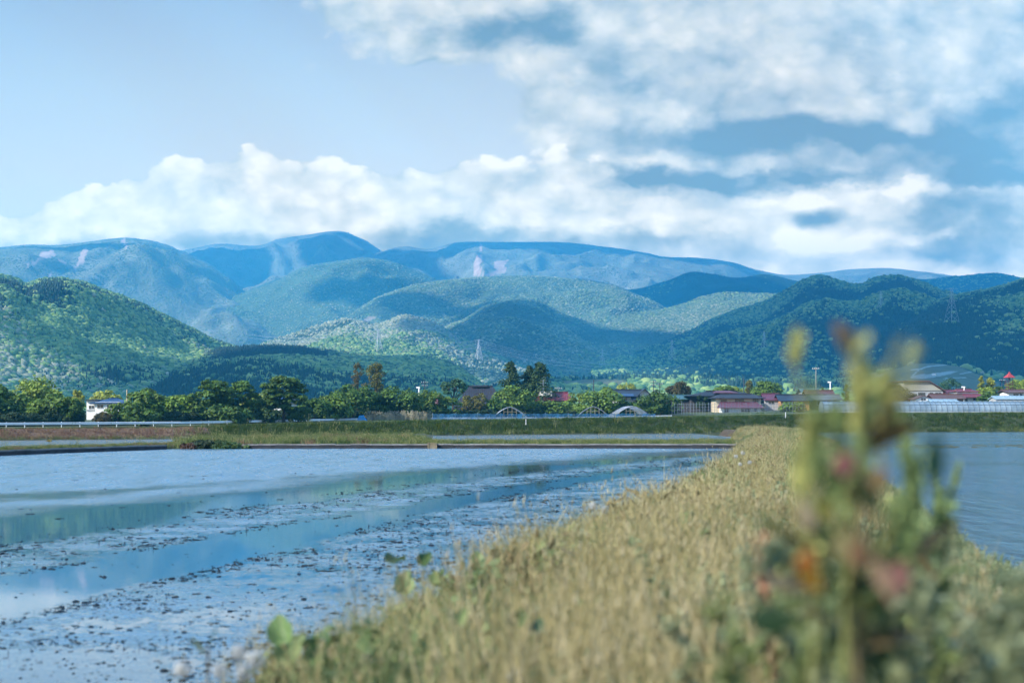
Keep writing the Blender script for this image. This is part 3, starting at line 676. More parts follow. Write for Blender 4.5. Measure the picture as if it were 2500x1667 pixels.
nd_.l.new(nd_.mix(film, nd_.mix(nd_.m('MAXIMUM', rip, nd_.m('MULTIPLY', mud, fleck)), (0.045, 0.095, 0.135), (0.085, 0.175, 0.255)), (0.070, 0.115, 0.15)), b_.inputs['Base Color'])  # ruffled cells painted paler blue to stand in for reflected sky
b_.inputs['IOR'].default_value = 1.75; b_.inputs['Specular IOR Level'].default_value = 0.5
bp = nd_.node('ShaderNodeBump'); bp.inputs['Distance'].default_value = 0.02
wv = nd_.m('ADD', nd_.noise(nd_.vm('MULTIPLY', co, (1.0, 1.6, 1.0)), 4.5, 4, 0.6), nd_.m('MULTIPLY', nd_.noise(nd_.vm('MULTIPLY', co, (0.55, 0.75, 1.0)), 1.3, 3, 0.6), 2.2))
nd_.l.new(nd_.m('ADD', wv, nd_.m('MULTIPLY', nC, 0.25)), bp.inputs['Height'])
nd_.put(bp.inputs['Strength'], nd_.m('MULTIPLY_ADD', nd_.m('MAXIMUM', rip, nd_.m('MULTIPLY', mud, fleck)), 0.8, 0.012))
nd_.l.new(bp.outputs[0], b_.inputs['Normal'])
wpx = np.concatenate([np.arange(-2600, -200, 100), np.arange(-200, 2000, 8)]).astype(float)
wpy = np.concatenate([np.arange(1089, 1130, 1.5), np.arange(1130, 1300, 3), np.arange(1300, 1700, 6), np.geomspace(1720, 3400, 14)])
PX, PY = np.meshgrid(wpx, wpy, indexing='ij'); D = wd(PY); Xw = (PX-1250)/F*D
keep_right = xL(D)-0.05
Xw = np.minimum(Xw, keep_right); rp, md = water_maps(PX, PY)
tag(mesh_np('water', np.stack([Xw, D, 0*D], -1), grid_faces(len(wpx), len(wpy)), M_water, attrs={'ripple': rp, 'mud': md}), kind='structure')
# right-hand paddy and the two shallow strips behind the curb: open, wind-ruffled water
M_open, nd_, b_ = newmat('open_water'); co = nd_.coord('Object')
wv = nd_.m('ADD', nd_.noise(nd_.vm('MULTIPLY', co, (1.0, 1.4, 1.0)), 2.2, 5, 0.62), nd_.m('MULTIPLY', nd_.noise(nd_.vm('MULTIPLY', co, (1.6, 0.35, 1.0)), 1.0, 4, 0.65), 2.0)); gust = nd_.noise(co, 0.10, 3, 0.5)
b_.inputs['Base Color'].default_value = (0.06, 0.13, 0.18, 1); b_.inputs['IOR'].default_value = 1.33
nd_.put(b_.inputs['Roughness'], nd_.ss(gust, 0.35, 0.65, 0.05, 0.13))
bp = nd_.node('ShaderNodeBump'); bp.inputs['Distance'].default_value = 0.22; bp.inputs['Strength'].default_value = 1.0
nd_.l.new(wv, bp.inputs['Height']); nd_.l.new(bp.outputs[0], b_.inputs['Normal'])
gy = np.concatenate([np.linspace(-4, 60, 60), np.linspace(61, 163, 60)]); gu = np.linspace(0, 1, 24)
GX = xR(gy)[:, None]+0.1+gu[None, :]**1.5*110
tag(mesh_np('water', np.stack([GX, gy[:, None]+0*GX, 0*GX+0.004], -1), grid_faces(len(gy), len(gu)), M_open), kind='structure')
gy = np.linspace(77, 156, 40); gx0 = np.interp(gy, [77, 156], [-46, -70])
GX = gx0[:, None]+(np.minimum(xL(np.minimum(gy, 119))-0.1, 18.5)-gx0)[:, None]*np.linspace(0, 1, 30)[None, :]
M_open2 = mat('shallow_water', (0.05, 0.06, 0.06), 0.22, 0.2, 0.3, 0.25, 3.0, spec=0.5)
tag(mesh_np('water', np.stack([GX, gy[:, None]+0*GX, 0*GX+0.004], -1), grid_faces(len(gy), 30), M_open2), kind='structure')

# ---- concrete curb (two runs, with the small wooden sluice between them)
M_conc = mat('weathered_concrete', (0.21, 0.20, 0.19), 0.9, 0.35, 1.2, 0.7, 9)
M_concd = mat('dark_concrete', (0.035, 0.036, 0.04), 0.8, 0.5, 1.5, 0.8, 7)  # dark tone for the curb face below its paler cap
def curb_run(pxs, label, group='concrete paddy curbs'):
    t = []
    for p in pxs:
        d = float(np.interp(p, cp, curb_d)); t.append(((p-1250)/F*d, d))
    b = MB(); cap = MB()
    for (x0, y0), (x1, y1) in zip(t[:-1], t[1:]):
        jz = random.uniform(-0.012, 0.012)
        b.hexa([(x0, y0, -0.15), (x1, y1, -0.15), (x1, y1+0.22, -0.15), (x0, y0+0.22, -0.15), (x0, y0, 0.17+jz), (x1, y1, 0.17+jz), (x1, y1+0.22, 0.17+jz), (x0, y0+0.22, 0.17+jz)])
        cap.hexa([(x0, y0-0.02, 0.17+jz), (x1, y1-0.02, 0.17+jz), (x1, y1+0.30, 0.17+jz), (x0, y0+0.30, 0.17+jz), (x0, y0-0.02, 0.235+jz), (x1, y1-0.02, 0.235+jz), (x1, y1+0.30, 0.235+jz), (x0, y0+0.30, 0.235+jz)])
    o = b.build('concrete_curb', M_concd); tag(o, label, 'curb', group); cap.build('curb_cap', M_conc, o)
curb_run(list(np.linspace(-300, 405, 16)), 'angled concrete paddy curb left of the dark bush')
curb_run(list(np.linspace(590, 1046, 13)), 'straight concrete paddy curb between the dark bush and the wooden sluice')
curb_run(list(np.linspace(1064, 1815, 19)), 'straight concrete paddy curb from the wooden sluice to the grassy levee')
M_wood = mat('grey_wood', (0.20, 0.16, 0.10), 0.85, 0.3, 6)
sl = empty('sluice_gate', tuple(W(1055, 1090, 74.9)*np.array([1, 1, 0])), 0, 'small weathered wooden sluice board in a gap of the curb', 'sluice gate')
MB().box(-0.15, 0.17, -0.10, -0.06, -0.1, 0.21).build('board', M_wood, sl)
MB().box(-0.24, -0.16, -0.12, 0.1, -0.1, 0.30).build('post', M_wood, sl); MB().box(0.18, 0.26, -0.12, 0.1, -0.1, 0.27).build('post', M_wood, sl)
MB().box(-0.16, 0.18, -0.05, 0.02, 0.22, 0.29).build('crossbar', M_wood, sl)

# ================================================================= grasses
def blades(n, h, spread, width, lean, r, seg=3, curl=0.5, hvar=0.45):
    """n curved grass blades -> verts, quads, tone"""
    a = r.uniform(0, 6.28, n); rad = spread*np.sqrt(r.random(n)); bx, by = rad*np.cos(a), rad*np.sin(a)
    H = h*r.uniform(1-hvar, 1+hvar*0.4, n); la = r.uniform(0, 6.28, n); ln = lean*H*r.uniform(0.2, 1.4, n)
    wa = r.uniform(0, 6.28, n); w = width*r.uniform(0.6, 1.3, n)
    t = np.linspace(0, 1, seg+1); V = np.zeros((n, seg+1, 2, 3))
    for k, tk in enumerate(t):
        px = bx+np.cos(la)*ln*tk**2; py = by+np.sin(la)*ln*tk**2
        pz = H*(tk-curl*0.35*tk**3*(ln/np.maximum(H, 1e-6)))
        ww = w*(1-tk)**0.6*0.5+0.0004
        V[:, k, 0] = np.stack([px-np.cos(wa)*ww, py-np.sin(wa)*ww, pz], -1); V[:, k, 1] = np.stack([px+np.cos(wa)*ww, py+np.sin(wa)*ww, pz], -1)
    base = (np.arange(n)*(seg+1)*2)[:, None]; q = []
    for k in range(seg): q.append(base+np.array([[2*k, 2*k+1, 2*k+3, 2*k+2]]))
    tone = np.repeat(r.random(n), (seg+1)*2)
    tips = np.stack([bx+np.cos(la)*ln, by+np.sin(la)*ln, H*(1-curl*0.35*(ln/np.maximum(H, 1e-6)))], -1)
    return V.reshape(-1, 3), np.concatenate(q), tone, tips
def spindle(tips, length, rad, r, dirs=None):
    """little seed heads (3-sided double cones) hanging at blade tips"""
    n = len(tips); V = np.zeros((n, 5, 3)); L = length*r.uniform(0.6, 1.3, n)
    tilt = r.normal(0, 0.25, (n, 2)); ax = np.concatenate([tilt, np.ones((n, 1))], 1); ax /= np.linalg.norm(ax, axis=1)[:, None]
    for k in range(3):
        a = 2.094*k; V[:, k] = tips+ax*L[:, None]*0.4+np.array([math.cos(a), math.sin(a), 0])*rad
    V[:, 3] = tips-ax*0.1*L[:, None]; V[:, 4] = tips+ax*L[:, None]
    base = (np.arange(n)*5)[:, None]
    f = np.concatenate([base+np.array([[k, (k+1) % 3, 4]]) for k in range(3)]+[base+np.array([[(k+1) % 3, k, 3]]) for k in range(3)])
    return V.reshape(-1, 3), f
def leaves(cent, nrm, size, r, aspect=1.7, axis=None):
    """pointed 4-corner leaves at cent, facing nrm"""
    n = len(cent); nrm = nrm/np.maximum(np.linalg.norm(nrm, axis=1), 1e-6)[:, None]
    q = r.normal(size=(n, 3)) if axis is None else axis
    u = q-nrm*np.sum(q*nrm, 1)[:, None]; u /= np.maximum(np.linalg.norm(u, axis=1), 1e-6)[:, None]; v = np.cross(nrm, u)
    s = (size*r.uniform(0.6, 1.3, n))[:, None]
    V = np.stack([cent-u*s*0.5*aspect, cent+v*s*0.5, cent+u*s*0.5*aspect+nrm*s*0.1, cent-v*s*0.5], 1)
    return V.reshape(-1, 3), np.arange(4*n).reshape(n, 4)
def join(parts):
    V, Fq, T, off = [], [], [], 0
    for v, f, t in parts:
        V.append(v); T.append(np.broadcast_to(t, (len(v),))); Fq.append(np.asarray(f)+off); off += len(v)
    return np.concatenate(V), Fq, np.concatenate(T)
DRY = [(0.0, (0.073, 0.055, 0.028)), (0.2, (0.183, 0.155, 0.060)), (0.45, (0.354, 0.304, 0.121)), (0.7, (0.512, 0.440, 0.218)), (1.0, (0.732, 0.657, 0.437))]
GRN = [(0.0, (0.047, 0.088, 0.038)), (0.35, (0.109, 0.171, 0.065)), (0.7, (0.218, 0.257, 0.104)), (1.0, (0.454, 0.385, 0.207))]
SAGE = [(0.0, (0.090, 0.122, 0.061)), (0.4, (0.168, 0.213, 0.105)), (0.75, (0.264, 0.305, 0.165)), (1.0, (0.408, 0.439, 0.264))]
M_dry = leafmat('dry_grass', DRY, 0.75, 0.4, rnd=0.4); M_grn = leafmat('green_grass', GRN, 0.6, 0.3, rnd=0.45)
M_sage = leafmat('sage_weed', SAGE, 0.7, 0.25, rnd=0.4)
M_bankgrass = leafmat('bank_grass', [(0.0, (0.009, 0.026, 0.006)), (0.4, (0.021, 0.052, 0.010)), (0.8, (0.044, 0.086, 0.016)), (1.0, (0.158, 0.182, 0.050))], 0.7, 0.2, rnd=0.5)
M_brownw = leafmat('withered_weed', [(0, (0.060, 0.048, 0.024)), (0.5, (0.15, 0.115, 0.055)), (1, (0.30, 0.24, 0.12))], 0.75, 0.3, rnd=0.5)
M_straw_tall = leafmat('tall_straw', [(0, (0.13, 0.13, 0.045)), (0.35, (0.30, 0.255, 0.11)), (0.7, (0.43, 0.36, 0.19)), (1, (0.60, 0.53, 0.38))], 0.75, 0.35, rnd=0.4)
M_strip = leafmat('strip_grass', [(0.0, (0.030, 0.065, 0.018)), (0.4, (0.085, 0.135, 0.036)), (0.75, (0.18, 0.20, 0.07)), (1.0, (0.40, 0.36, 0.18))], 0.7, 0.2, rnd=0.5)
M_scrub = leafmat('dead_scrub', [(0.0, (0.050, 0.027, 0.022)), (0.4, (0.138, 0.075, 0.056)), (0.75, (0.250, 0.175, 0.106)), (1.0, (0.450, 0.350, 0.163))], 0.8, 0.15, rnd=0.5)
def tuft_set(prefix, m, k, n, h, spread, width, lean, heads=0.0, headlen=0.06, headr=0.006, seed=0, leafy=0, leafsize=0.05, **kw):
    out = []
    for i in range(k):
        r = np.random.default_rng(seed*100+i)
        v, f, t, tips = blades(n, h, spread, width, lean, r, **kw); P_ = [(v, f, t)]
        if heads:
            s = r.random(len(tips)) < heads; hv, hf = spindle(tips[s], headlen, headr, r); P_.append((hv, hf, np.full(len(hv), 0.85)))
        if leafy:
            src = tips[r.integers(0, len(tips), leafy)]*np.stack([r.random(leafy)**0.4]*3, -1)
            lv, lf = leaves(src+r.normal(0, leafsize*0.6, (leafy, 3))*np.array([1, 1, 0.6])+np.array([0, 0, 0.02]), r.normal(size=(leafy, 3))*0.7+np.array([0, -0.2, 0.7]), leafsize, r, 2.0)
            P_.append((lv, lf, np.repeat(r.random(leafy), 4)))
        v, f, t = join(P_)
        out.append(mesh_np('%s_%02d' % (prefix, i), v, f, m, link=False, attrs={'tone': t}))
    return out
near_coll = variants('near_grass_variants',
    tuft_set('a_dry', M_dry, 4, 62, 0.36, 0.18, 0.0036, 0.6, 0.12, 0.045, 0.0026, 1)+tuft_set('aa_tall', M_straw_tall, 2, 30, 0.50, 0.14, 0.0042, 0.28, 0.25, 0.06, 0.0032, 6)+
    tuft_set('b_green', M_grn, 4, 56, 0.30, 0.18, 0.0048, 0.7, 0.0, seed=2)+
    tuft_set('c_weed', M_grn, 4, 8, 0.24, 0.14, 0.006, 0.5, seed=3, leafy=120, leafsize=0.026)+
    tuft_set('d_sage', M_sage, 4, 12, 0.34, 0.13, 0.006, 0.4, seed=4, leafy=560, leafsize=0.0105)+
    tuft_set('e_brown', M_brownw, 3, 14, 0.26, 0.14, 0.006, 0.6, 0.5, 0.03, 0.010, 5, leafy=34, leafsize=0.038))
KIND0 = {'dry': (0, 6), 'green': (6, 4), 'weed': (10, 4), 'sage': (14, 4), 'brown': (18, 3)}
def levee_points(n, y0, y1, r, emin=0.12, pw=1.0):
    y = y0+(y1-y0)*r.random(n)**pw; u = r.random(n)
    x = xL(y)-0.55+u*(xR(y)-xL(y)+1.1)
    return x, y, levee_z(x, y)
def levee_grass():
    r = np.random.default_rng(5)
    X_, Y_, Z_ = [], [], []
    for n, a, b in ((2300, 1.3, 7.0), (3600, 7, 17), (3600, 17, 38), (4200, 38, 122)):
        x, y, z = levee_points(n, a, b, r); X_.append(x); Y_.append(y); Z_.append(z)
    x, y, z = map(np.concatenate, (X_, Y_, Z_)); n = len(x)
    u = (x-xL(y))/(xR(y)-xL(y))                        # 0 left edge, 1 right edge
    pn = fbm(x*1.1, y*0.6, 61, 3)+0.06*r.standard_normal(n); pick = r.random(n)
    right = sstep(0.45, 0.85, u+0.2*(pn-0.5))*sstep(60, 8, y) if False else sstep(0.45, 0.85, u+0.3*(pn-0.5))*(1-sstep(10, 40, y))
    kind = np.full(n, 'dry', dtype=object)
    kind[(pn < 0.55) & (pick < 0.66)] = 'green'
    kind[(pn > 0.53) & (pick < 0.42)] = 'brown'
    kind[(pn < 0.42) & (pick > 0.62)] = 'weed'
    kind[(r.random(n) < right*0.93)] = 'sage'
    fg = (y > 22) & (u > 0.42) & (r.random(n) < 0.55); kind[fg] = 'green'
    lowleft = (u < 0.48) & (y < 8) & (r.random(n) < 0.58); kind[lowleft] = np.where(r.random(lowleft.sum()) < 0.5, 'weed', 'green')
    idx = np.array([KIND0[k][0]+r.integers(0, KIND0[k][1]) for k in kind])
    tall = (idx == 4) | (idx == 5); idx = np.where(tall & ((y < 2.7) | (u > 0.7) | ((y > 9) & (r.random(n) < 0.45))), r.integers(0, 4, n), idx)
    s = r.uniform(0.7, 1.25, n)*(0.72+0.45*fbm(x*0.8, y*0.5, 71, 2))
    s *= 1-0.35*(u < 0.12); s *= 1+0.55*np.clip(right, 0, 1)*(1-sstep(2.2, 4.5, y)); s *= 1-0.62*sstep(0.50, 0.85, u)*sstep(2.4, 4.0, y)*(1-0.5*sstep(20, 40, y))
    s *= (0.72+0.62*fbm(x*1.7+3, y*1.1, 81, 2))*(1+0.22*(1-sstep(7, 15, y)))
    s *= 0.62+0.38*sstep(3.0, 5.5, y); s = np.where((idx == 4) | (idx == 5), np.clip(s, 0.75, 1.15), s)
    s *= np.where(y > 45, 1.1, 1.0)
    rot = np.stack([r.normal(0, 0.12, n), r.normal(0, 0.12, n), r.uniform(0, 6.28, n)], 1)
    ok = ~((y < 1.9) & (np.abs(x) < 0.45))
    scatter('levee_grass', np.stack([x, y, z-0.02], 1)[ok], rot[ok], s[ok], idx[ok], near_coll, 'dry straw coloured and green grass growing on the levee', 'grass')
levee_grass()
def tall_straw():
    r = np.random.default_rng(15); n = 620; y = 2.9+7.5*r.random(n)**1.2; u = r.uniform(0.27, 0.76, n); x = xL(y)+u*(xR(y)-xL(y)); keep = fbm(x*1.3, y*0.8, 91, 2) > 0.44
    x, y = x[keep], y[keep]; n = len(x); s = r.uniform(0.75, 1.2, n)
    scatter('tall_straw', np.stack([x, y, levee_z(x, y)-0.02], 1), np.stack([r.normal(0, 0.07, n), r.normal(0, 0.07, n), r.uniform(0, 6.28, n)], 1), s, 4+r.integers(0, 2, n), near_coll, 'tall upright straw coloured stems standing in the near grass', 'grass')
tall_straw()

far_coll = variants('far_grass_variants',
    tuft_set('a_bank', M_bankgrass, 5, 26, 0.34, 0.35, 0.022, 0.5, seed=11, seg=2)+
    tuft_set('b_strip', M_strip, 5, 26, 0.34, 0.30, 0.018, 0.5, 0.3, 0.07, 0.014, seed=12, seg=2)+
    tuft_set('c_scrub', M_scrub, 4, 22, 0.36, 0.32, 0.020, 0.6, seed=13, seg=2)+
    tuft_set('d_tall', M_strip, 3, 14, 0.85, 0.22, 0.014, 0.25, 0.6, 0.16, 0.02, seed=14, seg=2))
def far_grass(name, n, pxr, dfun, zmin, pick, size, label, seed):
    r = np.random.default_rng(seed); px = r.uniform(*pxr, n); d = dfun(px, r)
    z = far_z(px, d); ok = z > zmin; px, d, z = px[ok], d[ok], z[ok]; x = (px-1250)/F*d
    inlev = (x > xL(d)-0.4) & (x < xR(d)+0.4) & (d < 118); x, d, z, px = x[~inlev], d[~inlev], z[~inlev], px[~inlev]
    n = len(x); idx, k = pick(px, d, z, r); s = size*r.uniform(0.6, 1.3, n)*k
    rot = np.stack([r.normal(0, 0.1, n), r.normal(0, 0.1, n), r.uniform(0, 6.28, n)], 1)
    return scatter(name, np.stack([x, d, z-0.03], 1), rot, s, idx, far_coll, label, 'grass')
ID = lambda a: (lambda p: np.interp(p, cp, a))
def strip_d(p, r): c0, c1 = ID(curb_d)(p)+0.5, ID(strip_b)(p)-0.1; return c0+(c1-c0)*r.random(len(p))
def strip_pick(px, d, z, r):
    n = len(px); pn = fbm(px/40.0, d/4.0, 5, 3); dark = (pn < 0.44); q = r.random(n)
    idx = np.where(dark & (q < 0.6), r.integers(0, 5, n), np.where(q > 0.985, 14+r.integers(0, 3, n), np.where((pn > 0.60) & (q < 0.4) & (px < 1000), 10+r.integers(0, 4, n), 5+r.integers(0, 5, n))))
    return idx, np.where(px < 430, 0.42, np.where(px > 1040, 0.55, 0.85))*(0.7+0.6*pn)
far_grass('strip_grass', 9000, (-260, 1880), strip_d, 0.02, strip_pick, 1.0, 'pale grass on the strip behind the concrete curb', 21)
def emb_d(p, r): e, w = ID(emb_b)(p), ID(emb_w)(p); return e-0.4+(w+5)*r.random(len(p))
def emb_pick(px, d, z, r):
    n = len(px); e, w = ID(emb_b)(px), ID(emb_w)(px); t = (d-e)/w; q = r.random(n)
    left = px < 510+20*r.standard_normal(n); low = t < 0.12+0.1*r.random(n)
    idx = r.integers(0, 5, n)
    idx = np.where((q < 0.04) | (low & (q < 0.45)) | ((t > 0.95) & (q < 0.35)), 5+r.integers(0, 5, n), idx)
    idx = np.where(left & (t < 0.98), np.where(low & (q < 0.5), 5+r.integers(0, 5, n), 10+r.integers(0, 4, n)), idx)
    idx = np.where((q > 0.992), 14+r.integers(0, 3, n), idx)
    return idx, np.where(left, 0.6, 0.95)*np.where(t > 0.85, 0.5, 1.0)
far_grass('embankment_grass', 15000, (-260, 2760), emb_d, 0.03, emb_pick, 1.15, 'dark green grass on the long embankment', 22)
def verge_d(p, r): return np.interp(p, [-300, 0, 440, 900, 1700, 2000], [186, 190, 208, 266, 296, 296])+r.uniform(-3, 3, len(p))
def verge():
    r = np.random.default_rng(23); n = 3500; px = r.uniform(-260, 2000, n); d = verge_d(px, r); x = (px-1250)/F*d; z = zg(x, d)
    idx = np.where(r.random(n) < 0.75, r.integers(0, 5, n), 5+r.integers(0, 5, n))
    scatter('verge_grass', np.stack([x, d, z-0.05], 1), np.stack([0*x, 0*x, r.uniform(0, 6.28, n)], 1), r.uniform(0.35, 0.8, n), idx, far_coll, 'rough dark grass along the road verge by the guardrail', 'grass')
verge()

# ---- crumbs of mud and straw that break the paddy surface
M_mudc = mat('wet_mud', (0.014, 0.022, 0.032), 0.9, 0.4, 30, spec=0.05)
M_straw = mat('wet_straw', (0.016, 0.024, 0.032), 0.9, 0.4, 20, spec=0.05)
MV = []
for k in range(5):
    dsp = 1+0.9*(fbm(ICO_V[:, 0]*2.1+k*4, ICO_V[:, 1]*2.1+ICO_V[:, 2]*2, 90+k, 3)-0.5)
    v = ICO_V*dsp[:, None]*np.array([1, 0.8, 0.42]); MV.append(mesh_np('a_clod_%d' % k, v, ICO_F, M_mudc, link=False))
for k in range(4):
    b = MB(); r = random.Random(k)
    for q in range(r.choice([1, 1, 2, 3])):
        x, y = r.uniform(-.4, .4), r.uniform(-.4, .4); l = r.uniform(0.8, 2.4)
        b.tube([(x, y, -0.2), (x+r.uniform(-.2, .2), y, l*0.6), (x+r.uniform(-.9, .9), y+r.uniform(-.3, .3), l)], [0.12, 0.10, 0.04], 4)
    o = b.build('b_straw_%d' % k, M_straw); col.objects.unlink(o); MV.append(o)
for k in range(3):
    b = MB(); r = random.Random(50+k)
    for q in range(5):
        x, y, a = r.uniform(-1.6, 1.6), r.uniform(-1, 1), r.uniform(-.5, .5); l = r.uniform(0.6, 1.6)
        b.tube([(x-l*math.cos(a), y-l*math.sin(a), 0.0), (x, y, r.uniform(0.1, 0.3)), (x+l*math.cos(a), y+l*math.sin(a), 0.0)], [0.07, 0.13, 0.05], 4)
    o = b.build('c_litter_%d' % k, M_straw); col.objects.unlink(o); MV.append(o)
mud_coll = variants('mud_variants', MV)
def mud_bits():
    r = np.random.default_rng(77); n = 260000
    px = r.uniform(-150, 1850, n); py = 1092+(1690-1092)*r.random(n)**1.0
    rp, md = water_maps(px, py); d = wd(py); x = (px-1250)/F*d
    lump = fbm(x*0.9, d*0.9, 15, 4)
    edge = np.abs(py-c1l(px)) < 14; edge2 = (np.abs(py-c2l(px)) < 9) | (np.abs(py-c2u(px)) < 8)
    p = 0.004+0.11*md*sstep(0.44, 0.62, lump)+0.035*md+0.14*edge*sstep(0.4, 0.6, lump)+0.26*edge2*sstep(0.38, 0.6, lump)
    p = p*np.clip(d/17.0, 0.28, 1.0); ok = (r.random(n) < p) & (x < xL(d)-0.75); px, py, x, d = px[ok], py[ok], x[ok], d[ok]; n = len(x)
    s = np.exp(r.normal(math.log(0.0060), 0.65, n))*(0.6+d/22.0); s = np.minimum(s, 0.032)
    q = r.random(n); idx = np.where(q < 0.36, r.integers(0, 5, n), np.where(q < 0.52, 5+r.integers(0, 4, n), 9+r.integers(0, 3, n)))
    scatter('mud_and_straw', np.stack([x, d, 0*x+0.001], 1), np.stack([0*x, 0*x, r.uniform(0, 6.28, n)], 1), s, idx, mud_coll, 'dark crumbs of mud and straw breaking the paddy water', 'mud')
mud_bits()
# ================================================================= trees along the road
M_crown = leafmat('tree_leaves', None, 0.6, 0.25)
M_bark = mat('tree_bark', (0.075, 0.058, 0.045), 0.9, 0.35, 3, 0.6, 12)
def crown_mesh(h, w, seed, style, z0):
    """leaf clusters gathered in clumps round limbs; returns verts, quads, tone and limb tips (crown base at z0*h)"""
    r = np.random.default_rng(seed); C = []; rad = []
    if style in ('round', 'bush'):
        n = 30 if style == 'round' else 26
        while len(C) < n:
            p = r.uniform(-1, 1, 3); q = np.linalg.norm(p)
            if q > 1 or q < 0.35: continue
            p = p*(0.80/ max(q, 0.8)) if q > 0.8 else p
            if style == 'bush' and p[2] < 0: p[:2] *= 1.05
            C.append((p[0]*w*0.46, p[1]*w*0.46, z0*h+(h*(1-z0))*(0.5+0.46*p[2]))); rad.append(w*r.uniform(0.10, 0.19))
    elif style == 'layered':                 # spreading tiers with gaps between, like a zelkova
        for k in range(6):
            t = k/5.0; zz = z0*h+h*(1-z0)*(0.08+0.86*t); R0 = w*0.47*math.sin(math.pi*(0.22+0.62*(1-t)))**0.7*(1.0 if t < 0.85 else 0.7)
            m_ = int(5+7*(R0/(w*0.5)))
            for q in range(m_):
                a = r.uniform(0, 6.28); rr = R0*math.sqrt(r.uniform(0.05, 1))
                C.append((rr*math.cos(a), rr*math.sin(a), zz+0.10*h*(1-(rr/R0)**2)*0.7+r.normal(0, 0.02*h))); rad.append(w*r.uniform(0.09, 0.15))
    elif style == 'umbrella':                # bare limbs below, thin dome of foliage on top
        for q in range(30):
            a = r.uniform(0, 6.28); rr = w*0.47*math.sqrt(r.uniform(0.0, 1))
            C.append((rr*math.cos(a), rr*math.sin(a), h*(0.97-0.42*(rr/(w*0.5))**2)+r.normal(0, 0.02*h))); rad.append(w*r.uniform(0.07, 0.12))
    elif style == 'cedar':
        for k in range(44):
            t = (k+r.random())/44.0; R0 = w*0.46*(1-t)**0.66*(1.0+0.25*math.sin(k*1.7)); a = r.uniform(0, 6.28); rr = R0*r.uniform(0.35, 1)
            C.append((rr*math.cos(a), rr*math.sin(a), h*(z0+(1-z0)*t*0.97))); rad.append(w*(0.09+0.10*(1-t)))
    elif style == 'lobed':                   # old clipped cedar: thick column with a waist below the head
        for k in range(46):
            t = (k+r.random())/46.0; prof = (0.46 if t < 0.62 else (0.26 if t < 0.72 else 0.36))*(1.0 if t < 0.93 else 0.6)*(1.0-0.30*t)
            a = r.uniform(0, 6.28); rr = w*prof*1.15*r.uniform(0.3, 1); C.append((rr*math.cos(a), rr*math.sin(a), h*(z0+(1-z0)*t*0.96))); rad.append(w*r.uniform(0.13, 0.19))
    C = np.array(C); rad = np.array(rad); P_ = []
    ls = min(max(w*0.054, 0.12), 0.42)*(0.8 if style in ('cedar', 'lobed') else 1.0)
    per = {'round': 115, 'bush': 115, 'layered': 95, 'umbrella': 60, 'cedar': 100, 'lobed': 100}[style]
    flat = {'round': 0.8, 'bush': 0.8, 'layered': 0.42, 'umbrella': 0.5, 'cedar': 0.75, 'lobed': 0.75}[style]
    for c, a in zip(C, rad):
        d = r.normal(size=(per, 3)); d /= np.linalg.norm(d, axis=1)[:, None]; d[:, 2] = np.where(r.random(per) < 0.6, np.abs(d[:, 2]), d[:, 2])
        p = c+d*a*np.array([1, 1, flat])*(r.uniform(0.55, 1.12, per))[:, None]
        v, f = leaves(p, d*0.8+np.array([0, 0, 0.55])+r.normal(0, 0.45, (per, 3)), ls, r, 1.5)
        tone = np.clip(0.5+r.normal(0, 0.13)+r.normal(0, 0.16, per), 0, 1); P_.append((v, f, np.repeat(tone, 4)))
    v, f, t = join(P_); return v, np.concatenate(f), t, C
def tree(name, px, py, wpx, d, style, colour, label, z0=0.2, seed=0, cat='tree', group='trees and bushes behind the guardrail', trunk=True, depth=1.0, base=None):
    x = (px-1250)/F*d; zb = float(zg(x, d)) if base is None else base; h = CZ-(py-HZ)/F*d-zb; w = wpx/F*d
    o = empty(name, (x, d, zb), random.uniform(0, 6.28), label, cat, group)
    v, f, t, C = crown_mesh(h*0.975, w, seed*7+3, style, z0)
    c = mesh_np('crown', v, f, M_crown, o, attrs={'tone': t}); c.color = (*colour, 1)
    r = random.Random(seed)
    b = MB(); tr = max(0.06, 0.022*w+0.012*h)
    topz = h*(0.80 if style in ('cedar', 'lobed') else max(0.32, z0+0.16))
    sx = r.uniform(-.04, .04)*h
    b.tube([(0, 0, -0.3), (sx*0.3, 0, topz*0.35), (sx, 0, topz*0.7), (sx*0.9, 0, topz)], [tr*1.3, tr, tr*0.85, tr*0.55], 7)
    b.build('trunk', M_bark, o, True)
    if style in ('layered', 'umbrella', 'round'):
        b = MB()
        for k in range(9 if style != 'round' else 6):
            q = C[r.randrange(len(C))]; s = (sx*0.8, 0, topz*r.uniform(0.55, 0.95))
            b.tube([s, ((s[0]+q[0])*0.5, q[1]*0.45, s[2]*0.45+q[2]*0.55+0.03*h), tuple(q)], [tr*0.5, tr*0.32, tr*0.12], 5)
        b.build('limbs', M_bark, o, True)
    return o
DG = (0.040, 0.080, 0.026); MG = (0.066, 0.115, 0.034); LG = (0.105, 0.150, 0.045); YG = (0.165, 0.190, 0.060); BG = (0.020, 0.040, 0.020); OL = (0.075, 0.078, 0.032)
PU = (0.045, 0.040, 0.025); BLG = (0.030, 0.070, 0.055); BR = (0.072, 0.062, 0.036)
